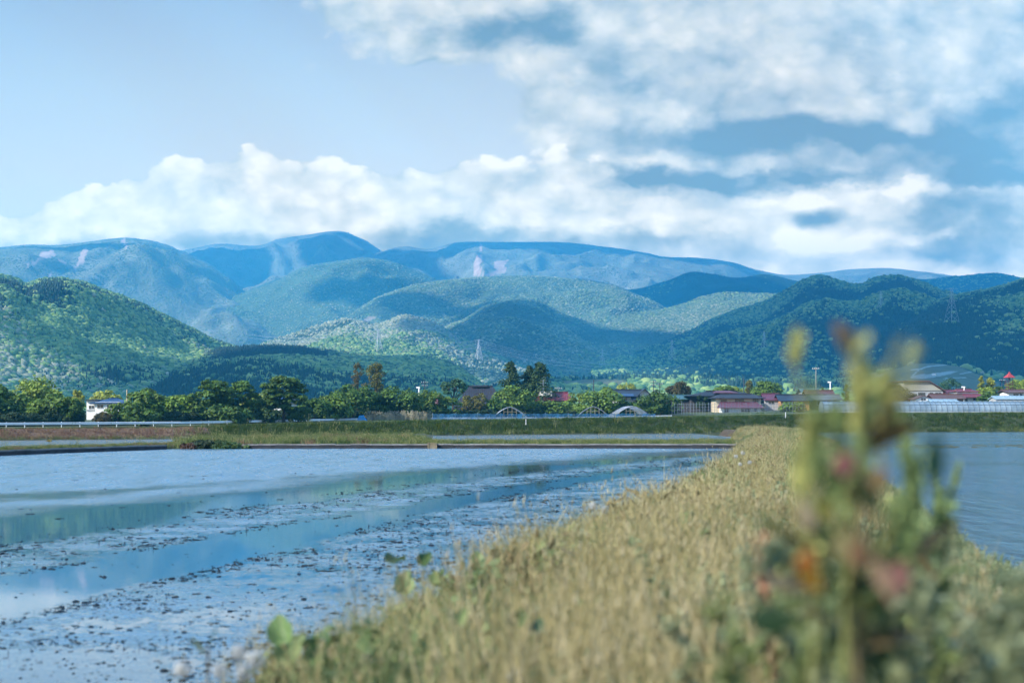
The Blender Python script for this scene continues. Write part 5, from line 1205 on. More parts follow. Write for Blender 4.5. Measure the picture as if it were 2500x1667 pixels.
def arch(px0, px1, d, top, label, n=13, shift=-2.6):
    x0, x1 = (px0-1250)/F*d, (px1-1250)/F*d; xc = (x0+x1)/2; zb = float(zg(xc, d)); w = x1-x0; hgt = CZ-(top-HZ)/F*d-zb
    o = empty('arched_hoophouse', (xc, d, zb), 0, label, 'greenhouse frame', 'bare arched greenhouse frames')
    base = [(w/2*q, hgt*max(0.0, 1-abs(q)**1.55)) for q in np.linspace(-1, 1, 17)]
    for k in range(n):
        t = k/(n-1); MB().tube([(p+shift*t*0.35, t*18.0, z) for p, z in base], 0.045, 4).build('hoop', M_galvd, o)
    for j in (2, 5, 8, 11, 14):
        MB().tube([(base[j][0], 0, base[j][1]+0.03), (base[j][0]+shift*0.35, 18.0, base[j][1]+0.03)], 0.035, 4).build('purlin', M_galvd, o)
    for fx in (-0.16, -0.06, 0.05, 0.16):
        MB().bar((fx*w, 0.02, 0), (fx*w, 0.02, hgt*(1-abs(2*fx)**1.55)), 0.04).build('end_post', mat_end, o)
    MB().bar((-0.17*w, 0.02, hgt*0.62), (0.17*w, 0.02, hgt*0.62), 0.035).build('end_rail', mat_end, o)
mat_end = mat('tarnished_post', (0.30, 0.27, 0.20), 0.6, 0.2, 2)
arch(1198, 1293, 300, 993.5, 'single bare arched greenhouse frame left of the middle')
arch(1402, 1494, 302, 992, 'left one of the two touching arched greenhouse frames', shift=3.2)
arch(1495, 1594, 302, 991.5, 'right one of the two touching arched greenhouse frames', shift=-2.4)
# stake trellis
M_stake = mat('grey_stake', (0.16, 0.19, 0.23), 0.6, 0.2, 2)
d = 306; o = empty('stake_trellis', tuple(np.array([(1800-1250)/F*d, d, float(zg((1800-1250)/F*d, d))])), 0, 'rows of thin grey stakes joined by wires in front of the cream house', 'trellis')
r = random.Random(4)
for row, y in ((0, 0.0), (1, 5.0)):
    for k in range(44):
        x = (1648+(1965-1648)*(k+r.uniform(-.25, .25))/43-1800)/F*d; t = 2.35+r.uniform(-.25, .25)
        MB().bar((x, y, -0.2), (x+r.uniform(-.06, .06), y, t), 0.026).build('stake', M_stake, o)
    for z in (0.7, 1.35, 2.0):
        MB().bar(((1646-1800)/F*d, y, z), ((1968-1800)/F*d, y, z), 0.012).build('wire', M_stake, o)
# blue net fence
M_net, nd_, b_ = newmat('blue_net'); co = nd_.coord('Object'); b_.inputs['Roughness'].default_value = 0.8
nd_.l.new(nd_.ramp(nd_.noise(co, 0.5, 5, 0.6), [(0.3, (0.008, 0.06, 0.15)), (0.7, (0.02, 0.14, 0.29))]), b_.inputs['Base Color'])
tr = nd_.node('ShaderNodeBsdfTransparent'); mx = nd_.node('ShaderNodeMixShader')
nd_.put(mx.inputs[0], nd_.ss(nd_.noise(nd_.vm('MULTIPLY', co, (1, 1, 0.6)), 1.1, 4, 0.6), 0.3, 0.7, 0.42, 0.85)); nd_.l.new(tr.outputs[0], mx.inputs[1]); nd_.l.new(b_.outputs[0], mx.inputs[2])
nd_.l.new(mx.outputs[0], nd_.n['Material Output'].inputs['Surface'])
def net(px0, px1, d, t0, t1, lab):
    x0 = (px0-1250)/F*d; xs_ = np.linspace(px0, px1, 70); o = empty('net_fence', (x0, d, float(zg(x0, d))), 0, lab, 'net fence'); zb = float(zg(x0, d)); v = []; f = []
    posts = []
    for i, p in enumerate(xs_):
        x = (p-1250)/F*d; zt = CZ-(np.interp(p, [px0, px1], [t0, t1])-HZ)/F*d; sag = 0.14*abs(math.sin(i*0.9))+0.05*random.random(); wob = 0.12*math.sin(i*1.7)
        zz = float(zg(x, d))
        v += [(x-x0, wob, zz-zb+0.15), (x-x0, wob*1.5, (zt+zz)/2-zb), (x-x0, 0, zt-zb-sag)]
        if i % 7 == 0: posts.append((x-x0, zz-zb, zt-zb))
    for i in range(len(xs_)-1):
        for k in range(2): f.append((i*3+k, i*3+3+k, i*3+4+k, i*3+1+k))
    mesh_np('net', v, f, M_net, o, True)
    for x, a, b in posts: MB().bar((x, 0.08, a-0.2), (x, 0.08, b+0.05), 0.035).build('post', M_galvd, o)
net(1056, 1600, 276, 1008.5, 1008, 'blue netting hung along the road in front of the arched frames')

# ================================================================= guardrail, road, marker posts
M_rail = mat('white_guardrail', (0.74, 0.76, 0.78), 0.45, 0.08, 0.8); M_asph = mat('asphalt', (0.055, 0.055, 0.058), 0.9, 0.2, 0.6)
def rail_pt(px):
    d = float(np.interp(px, [-400, 0, 440, 900, 970, 1640], [176, 195, 215, 275, 282, 306])); py = float(np.interp(px, [-400, 0, 440, 900, 970, 1350, 1640], [1038, 1031.6, 1029, 1020.2, 1019.2, 1018.6, 1013.5]))
    x = (px-1250)/F*d; return np.array([x, d, CZ-(py-HZ)/F*d])
def guardrail(p0, p1, label):
    n = int(np.linalg.norm(rail_pt(p1)-rail_pt(p0))/2.0); pts = [rail_pt(p) for p in np.linspace(p0, p1, n+1)]
    o = empty('guardrail', tuple(pts[0]-np.array([0, 0, 0.75])), 0, label, 'guardrail', 'white roadside guardrails'); c = pts[0]-np.array([0, 0, 0.75])
    prof = [(0.0, 0.0), (-0.06, -0.05), (-0.06, -0.11), (0.0, -0.16), (0.0, -0.19), (-0.06, -0.24), (-0.06, -0.30), (0.0, -0.35), (0.03, -0.35), (0.03, 0.0)]
    v = []; f = []; m = len(prof)
    for p in pts: v += [(p[0]-c[0], p[1]-c[1]+a, p[2]-c[2]+b) for a, b in prof]
    for i in range(n):
        for k in range(m): f.append((i*m+k, i*m+(k+1) % m, (i+1)*m+(k+1) % m, (i+1)*m+k))
    f += [tuple(range(m)), tuple(n*m+k for k in range(m-1, -1, -1))]
    mesh_np('beam', v, f, M_rail, o)
    for p in pts[::2]:
        q = p-c; MB().tube([(q[0], q[1]+0.11, q[2]-1.15), (q[0], q[1]+0.11, q[2]+0.06)], 0.06, 6).build('post', M_rail, o)
guardrail(-300, 914, 'long white guardrail running from the left edge to the pampas gap')
guardrail(972, 1640, 'white guardrail starting right of the pale reeds and passing behind the blue net')
rp_ = [rail_pt(p) for p in np.linspace(-400, 1700, 60)]
v = []
for p in rp_:
    z = float(zg(p[0], p[1]+3)); v += [(p[0], p[1]+0.8, max(z, p[2]-0.8)+0.05), (p[0], p[1]+7.3, max(z, p[2]-0.8)+0.05)]
tag(mesh_np('road', v, [(2*i, 2*i+2, 2*i+3, 2*i+1) for i in range(len(rp_)-1)], M_asph), kind='structure')
# pale reeds in the rail gap
M_reed = leafmat('pale_reed', [(0, (0.20, 0.18, 0.10)), (0.5, (0.40, 0.37, 0.25)), (1, (0.60, 0.57, 0.44))], 0.8, 0.3)
reed_coll = variants('reed_variants', tuft_set('reed', M_reed, 3, 18, 1.5, 0.35, 0.05, 0.18, 0.7, 0.3, 0.05, 31, seg=2))
r_ = np.random.default_rng(9); n = 170; px = r_.uniform(893, 1052, n); d_ = 272+0.05*(px-893)+r_.uniform(-1, 4, n); x = (px-1250)/F*d_
scatter('reeds', np.stack([x, d_, zg(x, d_)-0.1], 1), np.stack([0*x, 0*x, r_.uniform(0, 6, n)], 1), r_.uniform(0.6, 1.15, n), r_.integers(0, 3, n), reed_coll, 'pale dry reeds filling the gap in the guardrail', 'reeds')
for i, (px, py0, py1, d, lb) in enumerate([(1041, 1032, 1027, 136, 'short white marker post on the bank crest left of the track'), (1284, 1029, 1023, 138, 'short white marker post on the bank crest right of the track'), (1918, 1020, 1006, 160, 'thin white marker stake on the bank near the levee end')]):
    p = W(px, py0, d); o = empty('marker_post', tuple(p), 0, lb, 'marker post', 'white marker posts on the bank')
    MB().tube([(0, 0, -0.3), (0, 0, (py0-py1)/F*d)], 0.035, 6).build('shaft', M_rail, o); MB().tube([(0, 0, (py0-py1)/F*d), (0, 0, (py0-py1)/F*d+0.03)], 0.045, 6).build('cap', M_galv, o)
# blue tarp under the conifers
o = mesh_np('tarp', [(0, 0, 0), (1.6, 0.3, 0), (1.9, 1.5, 0), (0.2, 1.8, 0), (0.4, 0.5, 1.0), (1.3, 0.6, 1.1), (1.2, 1.3, 0.9), (0.5, 1.2, 0.95)], [(0, 1, 5, 4), (1, 2, 6, 5), (2, 3, 7, 6), (3, 0, 4, 7), (4, 5, 6, 7)], mat('blue_tarp', (0.03, 0.24, 0.50), 0.5, 0.15, 2))
p = W(884, 1018, 268); o.location = (p[0]-1, 268, float(zg(p[0], 268))); tag(o, 'bright blue tarpaulin heap under the tall dense tree', 'tarpaulin')

# ================================================================= poles, aerials, fire tower, pylons
M_pole = mat('concrete_pole', (0.28, 0.27, 0.25), 0.85, 0.1, 1); M_tan = mat('tan_pole', (0.48, 0.38, 0.25), 0.8, 0.1, 1); M_dpole = mat('dark_pole', (0.05, 0.06, 0.075), 0.8, 0.2, 1)
def pole(px, top, bot, d, label, m=None, arms=1, r0=0.14):
    x = (px-1250)/F*d; zb = float(zg(x, d)); h = CZ-(top-HZ)/F*d-zb
    o = empty('utility_pole', (x, d, zb), random.uniform(-.4, .4), label, 'utility pole', 'poles among the roofs and trees')
    MB().tube([(0, 0, -0.5), (0, 0, h)], [r0, r0*0.75], 8).build('shaft', m or M_pole, o)
    for k in range(arms):
        a = MB().box(-0.9+0.2*k, 0.9-0.2*k, -0.13-0.06, -0.13, h-0.5-0.75*k, h-0.36-0.75*k).build('crossarm', m or M_pole, o)
        b = MB()
        for xx in (-0.75, -0.3, 0.3, 0.75): b.tube([(xx*(1-0.2*k), -0.16, h-0.36-0.75*k), (xx*(1-0.2*k), -0.16, h-0.16-0.75*k)], 0.05, 6)
        b.build('insulators', M_white, a)
    return o
pole(310, 951, 985, 250, 'tan pole between the white house and the full green tree', M_tan, 0)
pole(1037, 930, 960, 345, 'dark pole with two crossarms behind the pink roof', M_dpole, 2)
pole(1363, 944, 970, 350, 'slim pale pole right of the bright red roof', M_pole, 1, 0.10)
pole(1449, 925, 950, 420, 'plain dark pole above the large round tree', M_dpole, 0, 0.2)
pole(1595, 929, 965, 360, 'dark pole with two crossarms above the small gabled house', M_dpole, 2)
pole(1611, 934, 958, 380, 'thinner pole just right of the two armed one', M_dpole, 1)
pole(1816, 924, 962, 345, 'tall blue grey pole rising behind the cream house', M_dpole, 0, 0.15)
pole(1992, 896, 952, 360, 'tall grey pole behind the blurred sorrel stems', M_pole, 1)
pole(2446, 925, 960, 365, 'dark pole between the yellowish conifers and the fire tower', M_dpole, 1)
def vent(px, top, bot, d, label):
    x = (px-1250)/F*d; zb = float(zg(x, d)); h = CZ-(top-HZ)/F*d-zb
    o = empty('vent_pipe', (x, d, zb), 0, label, 'vent pipe', 'white pipes standing above the roofs')
    MB().tube([(0, 0, -0.2), (0, 0, h-0.35)], 0.16, 8).build('pipe', M_white, o); MB().box(-0.62, 0.2, -0.14, 0.14, h-0.34, h).build('cowl', M_white, o)
vent(1023, 944, 965, 322, 'white hooked pipe above the pink roof')
vent(2027, 931, 952, 345, 'white forked pipe among the hidden roofs')
vent(2354, 943, 954, 345, 'short white pipe on the red roofed house')
def aerial(px, top, d, label):
    x = (px-1250)/F*d; zb = float(zg(x, d)); h = CZ-(top-HZ)/F*d-zb
    o = empty('aerial', (x, d, zb), 0.3, label, 'aerial'); MB().tube([(0, 0, 0), (0, 0, h)], 0.06, 6).build('mast', M_galv, o)
    for k in range(5): MB().box(-0.75, 0.75, -0.03, 0.03, h-0.3-k*0.62, h-0.24-k*0.62).build('element', M_galv, o)
aerial(1326, 926, 331, 'pale lattice aerial in front of the black green cedars')
# red fire lookout tower
d = 372; x = (2464-1250)/F*d; zb = float(zg(x, d)); h = CZ-(906-HZ)/F*d-zb; M_redp = mat('red_paint', (0.34, 0.045, 0.05), 0.5, 0.15, 2); M_rust = mat('dark_red_steel', (0.13, 0.04, 0.045), 0.6, 0.2, 2)
o = empty('fire_tower', (x, d, zb), 0.2, 'slender fire lookout tower with a pointed red roof', 'tower')
for a, b in ((-1, -1), (1, -1), (1, 1), (-1, 1)): MB().bar((a*0.85, b*0.85, -0.3), (a*0.55, b*0.55, h-1.6), 0.06).build('leg', M_rust, o)
m = MB()
for k in range(7):
    z0_, z1_ = k*(h-3.5)/7, (k+1)*(h-3.5)/7; s0, s1 = 0.85-0.3*z0_/h, 0.85-0.3*z1_/h
    for (a, b), (c, e) in (((-1, -1), (1, -1)), ((1, -1), (1, 1)), ((1, 1), (-1, 1)), ((-1, 1), (-1, -1))):
        m.bar((a*s0, b*s0, z0_), (c*s1, e*s1, z1_), 0.03); m.bar((c*s0, e*s0, z0_), (a*s1, b*s1, z1_), 0.03)
m.build('bracing', M_rust, o)
MB().box(-0.95, 0.95, -0.95, 0.95, h-3.5, h-3.35).build('platform', M_rust, o); m = MB()
for z in (h-2.95, h-2.5):
    for s in (-1, 1): m.box(-0.95, 0.95, s*0.93-0.03, s*0.93+0.03, z, z+0.06); m.box(s*0.93-0.03, s*0.93+0.03, -0.9, 0.9, z, z+0.06)
m.build('railing', M_rust, o)
MB().add([(-1.15, -1.15, h-1.7), (1.15, -1.15, h-1.7), (1.15, 1.15, h-1.7), (-1.15, 1.15, h-1.7), (-0.3, -0.3, h-0.75), (0.3, -0.3, h-0.75), (0.3, 0.3, h-0.75), (-0.3, 0.3, h-0.75), (0, 0, h)], [(0, 1, 5, 4), (1, 2, 6, 5), (2, 3, 7, 6), (3, 0, 4, 7), (4, 5, 8), (5, 6, 8), (6, 7, 8), (7, 4, 8), (3, 2, 1, 0)]).build('roof', M_redp, o)
MB().tube([(0, 0, h-2.3), (0, 0, h-1.75)], [0.28, 0.14], 8).build('bell', M_dpole, o)
# pylons
M_steel = mat('galvanised_steel', (0.50, 0.52, 0.54), 0.5, 0.1, 0.2, metal=0.2)
PYL = []
H_LOW = 'low sunlit woods behind the pylons'; H_R = 'large shaded wooded mountain on the right'; H_RR = 'darkest wooded slope rising out of the right edge'
def pylon(px, top, bot, hill_, label, t=0.28):
    p = surf(HILLS[hill_], px, bot+2); d = p[1]; h = (bot-top)/F*d; t *= d/2350; o = empty('pylon', tuple(p), 0.5, label, 'pylon', 'power line pylons on the slopes')
    bw = h*0.15; tw = h*0.035; sc = lambda z: bw+(tw-bw)*min(1, z/(h*0.72))
    for a, b in ((-1, -1), (1, -1), (1, 1), (-1, 1)): MB().tube([(a*bw, b*bw, -h*0.4), (a*sc(0), b*sc(0), 0), (a*sc(h*.72), b*sc(h*.72), h*.72), (a*tw*.6, b*tw*.6, h)], t*0.7, 4).build('leg', M_steel, o)
    m = MB(); zz = [h*q for q in (0.0, 0.2, 0.36, 0.5, 0.62, 0.74, 0.86, 0.98)]
    for z0_, z1_ in zip(zz[:-1], zz[1:]):
        s0, s1 = sc(z0_), sc(z1_)
        for (a, b), (c, e) in (((-1, -1), (1, -1)), ((1, -1), (1, 1)), ((1, 1), (-1, 1)), ((-1, 1), (-1, -1))):
            m.bar((a*s0, b*s0, z0_), (c*s1, e*s1, z1_), t*0.38); m.bar((c*s0, e*s0, z0_), (a*s1, b*s1, z1_), t*0.38)
    m.build('bracing', M_steel, o); tips = []
    for z, wd_ in ((0.97, 0.24), (0.80, 0.20), (0.63, 0.22)):
        m = MB(); m.bar((-wd_*h, 0, z*h), (wd_*h, 0, z*h), t*0.5); m.bar((-wd_*h, 0, z*h), (0, 0, (z+0.045)*h), t*0.35); m.bar((wd_*h, 0, z*h), (0, 0, (z+0.045)*h), t*0.35); m.build('crossarm', M_steel, o)
        c, s = math.cos(0.5), math.sin(0.5); tips += [p+np.array([-wd_*h*c, -wd_*h*s, z*h-1.2]), p+np.array([wd_*h*c, wd_*h*s, z*h-1.2])]
    PYL.append(tips); return o
pylon(1168, 828, 878, H_LOW, 'nearest tall steel pylon standing clear above the low woods', 0.62)
pylon(922.5, 805, 858, H_LOW, 'paler steel pylon further left against the green slope', 0.42)
pylon(1640, 829, 878, H_R, 'faint pylon against the dark right mountain foot', 0.26)
pylon(1470, 852, 893, H_R, 'faint small pylon between the village and the dark slope', 0.22)
pylon(1861, 812, 856, H_R, 'faint pylon half way up the dark mountain behind the sorrel', 0.24)
pylon(2322, 706, 790, H_RR, 'tall faint pylon on the dark slope at the right', 0.24)
pylon(2150, 712, 752, H_R, 'faint pylon below the shaded summit on the right', 0.24)
def cable(a, b, sag, label, r=0.16):
    a, b = np.array(a), np.array(b); q = [a+(b-a)*t-np.array([0, 0, sag*4*t*(1-t)]) for t in np.linspace(0, 1, 15)]
    o = MB().tube([tuple(p) for p in q], r, 3).build('power_cable', M_steel); return tag(o, label, 'cable', 'power cables between the pylons')
names = ['left upper', 'right upper', 'left middle', 'right middle', 'left lower', 'right lower']
for k in range(6): cable(PYL[1][k], PYL[0][k], 11, 'thin cable from the paler pylon to the nearest one, %s arm' % names[k])
for k in range(6):
    e = np.array([(1660-1250)/F*2600+k*2, 2600, CZ+(HZ-893-(k//2)*8)/F*2600]); cable(PYL[0][k], e, 16, 'thin cable falling from the nearest pylon to the right, %s arm' % names[k])
for k in range(4):
    e = np.array([(600-1250)/F*3400, 3400, CZ+(HZ-815-8*(k//2))/F*3400]); cable(e, PYL[1][k], 12, 'faint cable running left from the paler pylon, %s arm' % names[k])
# ================================================================= foreground plants on the levee
M_stem = leafmat('sorrel_stem', None, 0.6, 0.15); M_seed = leafmat('sorrel_seed', None, 0.75, 0.2); M_sleaf = leafmat('sorrel_leaf', None, 0.55, 0.35)
def ribbon_leaf(m, base, direction, length, width, droop, r, fold=0.25, seg=7, face=False):
    """a lance-shaped leaf with a folded midrib, curving over; appended to MB m"""
    d = np.array(direction, float); d /= np.linalg.norm(d); side = np.cross(d, [0, 0, 1.0]); n = np.linalg.norm(side); side = side/n if n > 1e-3 else np.array([1.0, 0, 0])
    if face: side = np.cross(d, [0, 1.0, 0.1]); side /= np.linalg.norm(side)
    a = r.uniform(-0.9, 0.9)*(0.4 if face else 1); up = np.cross(side, d); side = side*math.cos(a)+up*math.sin(a); up = np.cross(side, d)
    v = []; f = []
    for i in range(seg+1):
        t = i/seg; c = np.array(base)+d*length*t+np.array([0, 0, -droop*length*t*t]); w = width*0.5*math.sin(math.pi*min(1, 0.05+0.95*t)**0.8)**1.35+0.0008
        wv = 0.06*width*math.sin(t*17+a*5)
        v += [c-side*w+up*(w*fold+wv), c, c+side*w+up*(w*fold-wv)]
    for i in range(seg):
        for k in range(2): f.append((i*3+k, i*3+k+1, i*3+k+4, i*3+k+3))
    m.add(v, f)
def gz(x, y): return float(levee_z(np.array(x), np.array(y)))
def sorrel(label, d, stems, leafs, base_px, seed, group='sorrel plants rising from the levee'):
    """stems: (top path [(px,py)...] from the ground up, spike start fraction, spike radius px, colour); leafs: (px, py, length px, width px, direction(dx,dz), colour)"""
    r = np.random.default_rng(seed); bx = (base_px-1250)/F*d; z0 = gz(bx, d)
    o = empty('sorrel_plant', (bx, d, z0), 0, label, 'plant', group)
    org = np.array([bx, d, z0])
    for path, s0, rad, colr, leafy in stems:
        P3 = [np.array([(path[0][0]-1250)/F*d*0.5+bx*0.5+r.normal(0, 0.07), d+r.normal(0, 0.06), z0-0.03])]
        dd = r.normal(0, 0.05)
        for i, (px, py) in enumerate(path): q = W(px, py, d+dd*(i+1)/len(path)); P3.append(q)
        P3 = np.array(P3); ts = np.linspace(0, 1, len(P3)); tt = np.linspace(0, 1, 26)
        C = np.stack([np.interp(tt, ts, P3[:, k]) for k in range(3)], 1)
        C[1:-1] = (C[:-2]+2*C[1:-1]+C[2:])/4; C[:, :2] += 0.004*np.cumsum(r.normal(size=(26, 2)), 0)*0.3
        C = C-org
        sm = MB().tube([tuple(p) for p in C], list(np.linspace(0.0036, 0.0014, 26)), 6).build('stem', M_stem, o, True); sm.color = (*[q*0.8 for q in colr], 1)
        # whorls of small seeds along the upper stem
        V, Fq, T, off = [], [], [], 0; R0 = (1.25 if s0 > 0.75 else 0.95)*rad/F*d
        n = 620
        t = s0+(1-s0)*r.random(n)**0.9; c = np.stack([np.interp(t, tt, C[:, k]) for k in range(3)], 1)
        env = np.sin(np.pi*np.clip((t-s0)/(1-s0)*0.9+0.08, 0, 1))**0.9*(0.55+0.45*np.sin(t*70+r.random()*6))
        dirs = r.normal(size=(n, 3)); dirs /= np.linalg.norm(dirs, axis=1)[:, None]; c = c+dirs*(R0*env*r.random(n)**0.5)[:, None]
        BC = []; bm_ = MB()                     # short side branches, each strung with seeds
        for k in range(0 if s0 > 0.75 else 3):
            tb = s0-0.22+0.75*(1-s0)*r.random(); p0 = np.array([np.interp(tb, tt, C[:, i]) for i in range(3)]); a = r.uniform(0, 6.28); L_ = r.uniform(0.04, 0.11)*(1.15-tb)/(1.15-s0)
            p1 = p0+L_*np.array([0.45*math.cos(a), 0.45*math.sin(a), 1.0]); bm_.tube([tuple(p0), tuple((p0+p1)/2+np.array([0.2*L_*math.cos(a), 0.2*L_*math.sin(a), 0])), tuple(p1)], [0.0016, 0.0013, 0.0008], 5)
            q = r.random((44, 1)); BC.append(p0+(p1-p0)*q+r.normal(0, 0.0045, (44, 3)))
        if BC: br_ = bm_.build('branches', M_stem, o, True); br_.color = sm.color
        c = np.concatenate([c]+BC); n = len(c)
        v, f = leaves(c, r.normal(size=(n, 3)), 0.0078, r, 1.15); T = np.repeat(r.random(n), 4)
        sd_ = mesh_np('seed_spike', v, f, M_seed, o, attrs={'tone': T}); sd_.color = (*colr, 1)
        for k in range(leafy):
            tq = r.uniform(0.10, max(0.2, s0*0.62)); c = np.array([np.interp(tq, tt, C[:, i]) for i in range(3)]); a = r.uniform(0, 6.28); m = MB()
            ribbon_leaf(m, c, (math.cos(a), math.sin(a)*0.7, r.uniform(0.3, 1.6)), r.uniform(0.06, 0.13), r.uniform(0.018, 0.034), r.uniform(0.05, 0.5), r)
            lf = m.build('leaf', M_sleaf, sm, True); lf.color = (*[(0.17, 0.24, 0.09), (0.26, 0.31, 0.12), (0.12, 0.19, 0.08), (0.26, 0.19, 0.09)][int(r.integers(0, 4))], 1)
    for (px, py, ln, wd_, (ax, az), colr, lab) in leafs:
        c = W(px, py, d-0.16+r.normal(0, 0.05))-org; L = 1.15*ln/F*d; dr = np.array([ax, r.normal(0, 0.15), az]); dr /= np.linalg.norm(dr); m = MB()
        ribbon_leaf(m, c-dr*L*0.5, dr, L, 1.2*wd_/F*d, 0.12, r, 0.2, 9, True); lf = m.build('leaf', M_sleaf, o, True); lf.color = (*colr, 1)
        if lab: lf['label'] = lab
    return o
k_ = lambda pts: [(a*K, b*K) for a, b in pts]
OLV = (0.44, 0.45, 0.16); GRN_ = (0.27, 0.36, 0.14); TAN = (0.42, 0.30, 0.17); RED = (0.34, 0.17, 0.10)
main = sorrel('tall blurred sorrel in the right foreground with red, yellow and orange leaves', 1.5, [
    (k_([(1905, 1480), (1895, 1250), (1868, 1080), (1850, 940), (1842, 860), (1838, 800), (1845, 758)]), 0.78, 17, OLV, 4),
    (k_([(1960, 1480), (1985, 1200), (2010, 1000), (1998, 890), (1985, 830), (1975, 790), (1962, 750)]), 0.80, 13, TAN, 3),
    (k_([(1930, 1480), (1950, 1200), (1965, 1030), (1975, 930), (1985, 860)]), 0.70, 20, OLV, 4),
    (k_([(1980, 1480), (2010, 1250), (2030, 1040), (2038, 920), (2040, 845)]), 0.66, 26, OLV, 4),
    (k_([(1900, 1480), (1880, 1260), (1885, 1100), (1880, 1000), (1870, 880)]), 0.62, 13, GRN_, 3),
    (k_([(1940, 1480), (1930, 1300), (1925, 1100), (1930, 980), (1940, 920)]), 0.55, 20, GRN_, 4),
    (k_([(2000, 1480), (2040, 1280), (2060, 1100), (2050, 980), (2010, 900)]), 0.60, 16, GRN_, 3),
    (k_([(1880, 1480), (1855, 1330), (1845, 1200), (1842, 1080), (1850, 960)]), 0.6, 12, OLV, 3),
    (k_([(2010, 1480), (2070, 1300), (2095, 1180), (2090, 1060)]), 0.5, 16, GRN_, 4),
    (k_([(1990, 1480), (2025, 1380), (2060, 1240), (2075, 1160)]), 0.4, 18, OLV, 4)],
    [(1942*K, 1060*K, 62, 44, (0.2, 1.0), (0.55, 0.22, 0.20), 'pink blushed leaf'), (1975*K, 1035*K, 64, 26, (-0.5, 1.0), (0.30, 0.36, 0.14), None), (1895*K, 1165*K, 40, 22, (0.3, 1.0), (0.55, 0.40, 0.02), 'yellow leaf'),
     (1945*K, 1243*K, 84, 46, (0.12, 1.0), (0.55, 0.47, 0.22), 'cream coloured leaf'), (1975*K, 1260*K, 76, 34, (0.1, 1.0), (0.48, 0.26, 0.14), None), (1853*K, 1285*K, 60, 36, (0.12, 1.0), (0.62, 0.18, 0.05), 'orange red leaf'), (1866*K, 1325*K, 66, 36, (0.7, -0.7), (0.60, 0.28, 0.03), 'orange leaf'),
     (2070*K, 1325*K, 60, 36, (0.1, -1.0), (0.52, 0.24, 0.20), 'dull pink leaf'), (1800*K, 1335*K, 110, 20, (1.0, -0.25), (0.48, 0.36, 0.26), 'pale withered leaf'), (2030*K, 1330*K, 80, 26, (0.4, -1.0), (0.50, 0.32, 0.20), None), (1850*K, 1170*K, 76, 24, (-0.35, 1.0), (0.46, 0.36, 0.26), None),
     (2150*K, 1040*K, 120, 40, (0.05, 1.0), (0.03, 0.10, 0.055), 'dark green upright leaf'), (1790*K, 1270*K, 90, 44, (0.3, 1.0), (0.16, 0.24, 0.14), None), (1780*K, 1420*K, 100, 60, (0.9, 0.3), (0.03, 0.08, 0.035), 'dark green broad leaf'), (1960*K, 1120*K, 64, 26, (0.2, 1.0), (0.10, 0.10, 0.03), None),
     (1990*K, 1130*K, 70, 28, (-0.2, 1.0), (0.05, 0.08, 0.03), None), (1910*K, 1090*K, 70, 30, (-0.5, 1.0), (0.12, 0.18, 0.05), None), (2020*K, 1090*K, 60, 26, (0.3, 1.0), (0.26, 0.15, 0.06), None), (1925*K, 1000*K, 80, 26, (0.1, 1.0), (0.10, 0.14, 0.05), None), (1890*K, 1220*K, 80, 30, (-.4, 1), (0.05, 0.09, 0.04), None)],
    1935*K, 401)
sorrel('sorrel with slim dark green spikes right of the tall blurred one', 2.7, [
    (k_([(2080, 1300), (2076, 1120), (2070, 1010)]), 0.6, 11, GRN_, 4), (k_([(2120, 1320), (2115, 1180), (2106, 1060)]), 0.6, 11, GRN_, 4), (k_([(2140, 1320), (2150, 1180), (2160, 1080)]), 0.55, 14, GRN_, 4), (k_([(2095, 1320), (2092, 1200), (2094, 1080)]), 0.5, 10, OLV, 4)], [], 2110*K, 402)
sorrel('leaning dark sorrel spike against the right paddy water', 2.6, [
    (k_([(2160, 1380), (2185, 1220), (2200, 1120), (2212, 1065)]), 0.62, 11, GRN_, 4), (k_([(2150, 1380), (2165, 1240), (2170, 1120)]), 0.55, 15, (0.06, 0.11, 0.05), 4)], [], 2160*K, 403)
sorrel('low reddish sorrel left of the tall blurred one', 2.3, [
    (k_([(1760, 1400), (1745, 1330), (1740, 1270)]), 0.5, 9, RED, 3), (k_([(1785, 1400), (1790, 1300), (1800, 1240)]), 0.5, 10, OLV, 3)], [], 1770*K, 404)
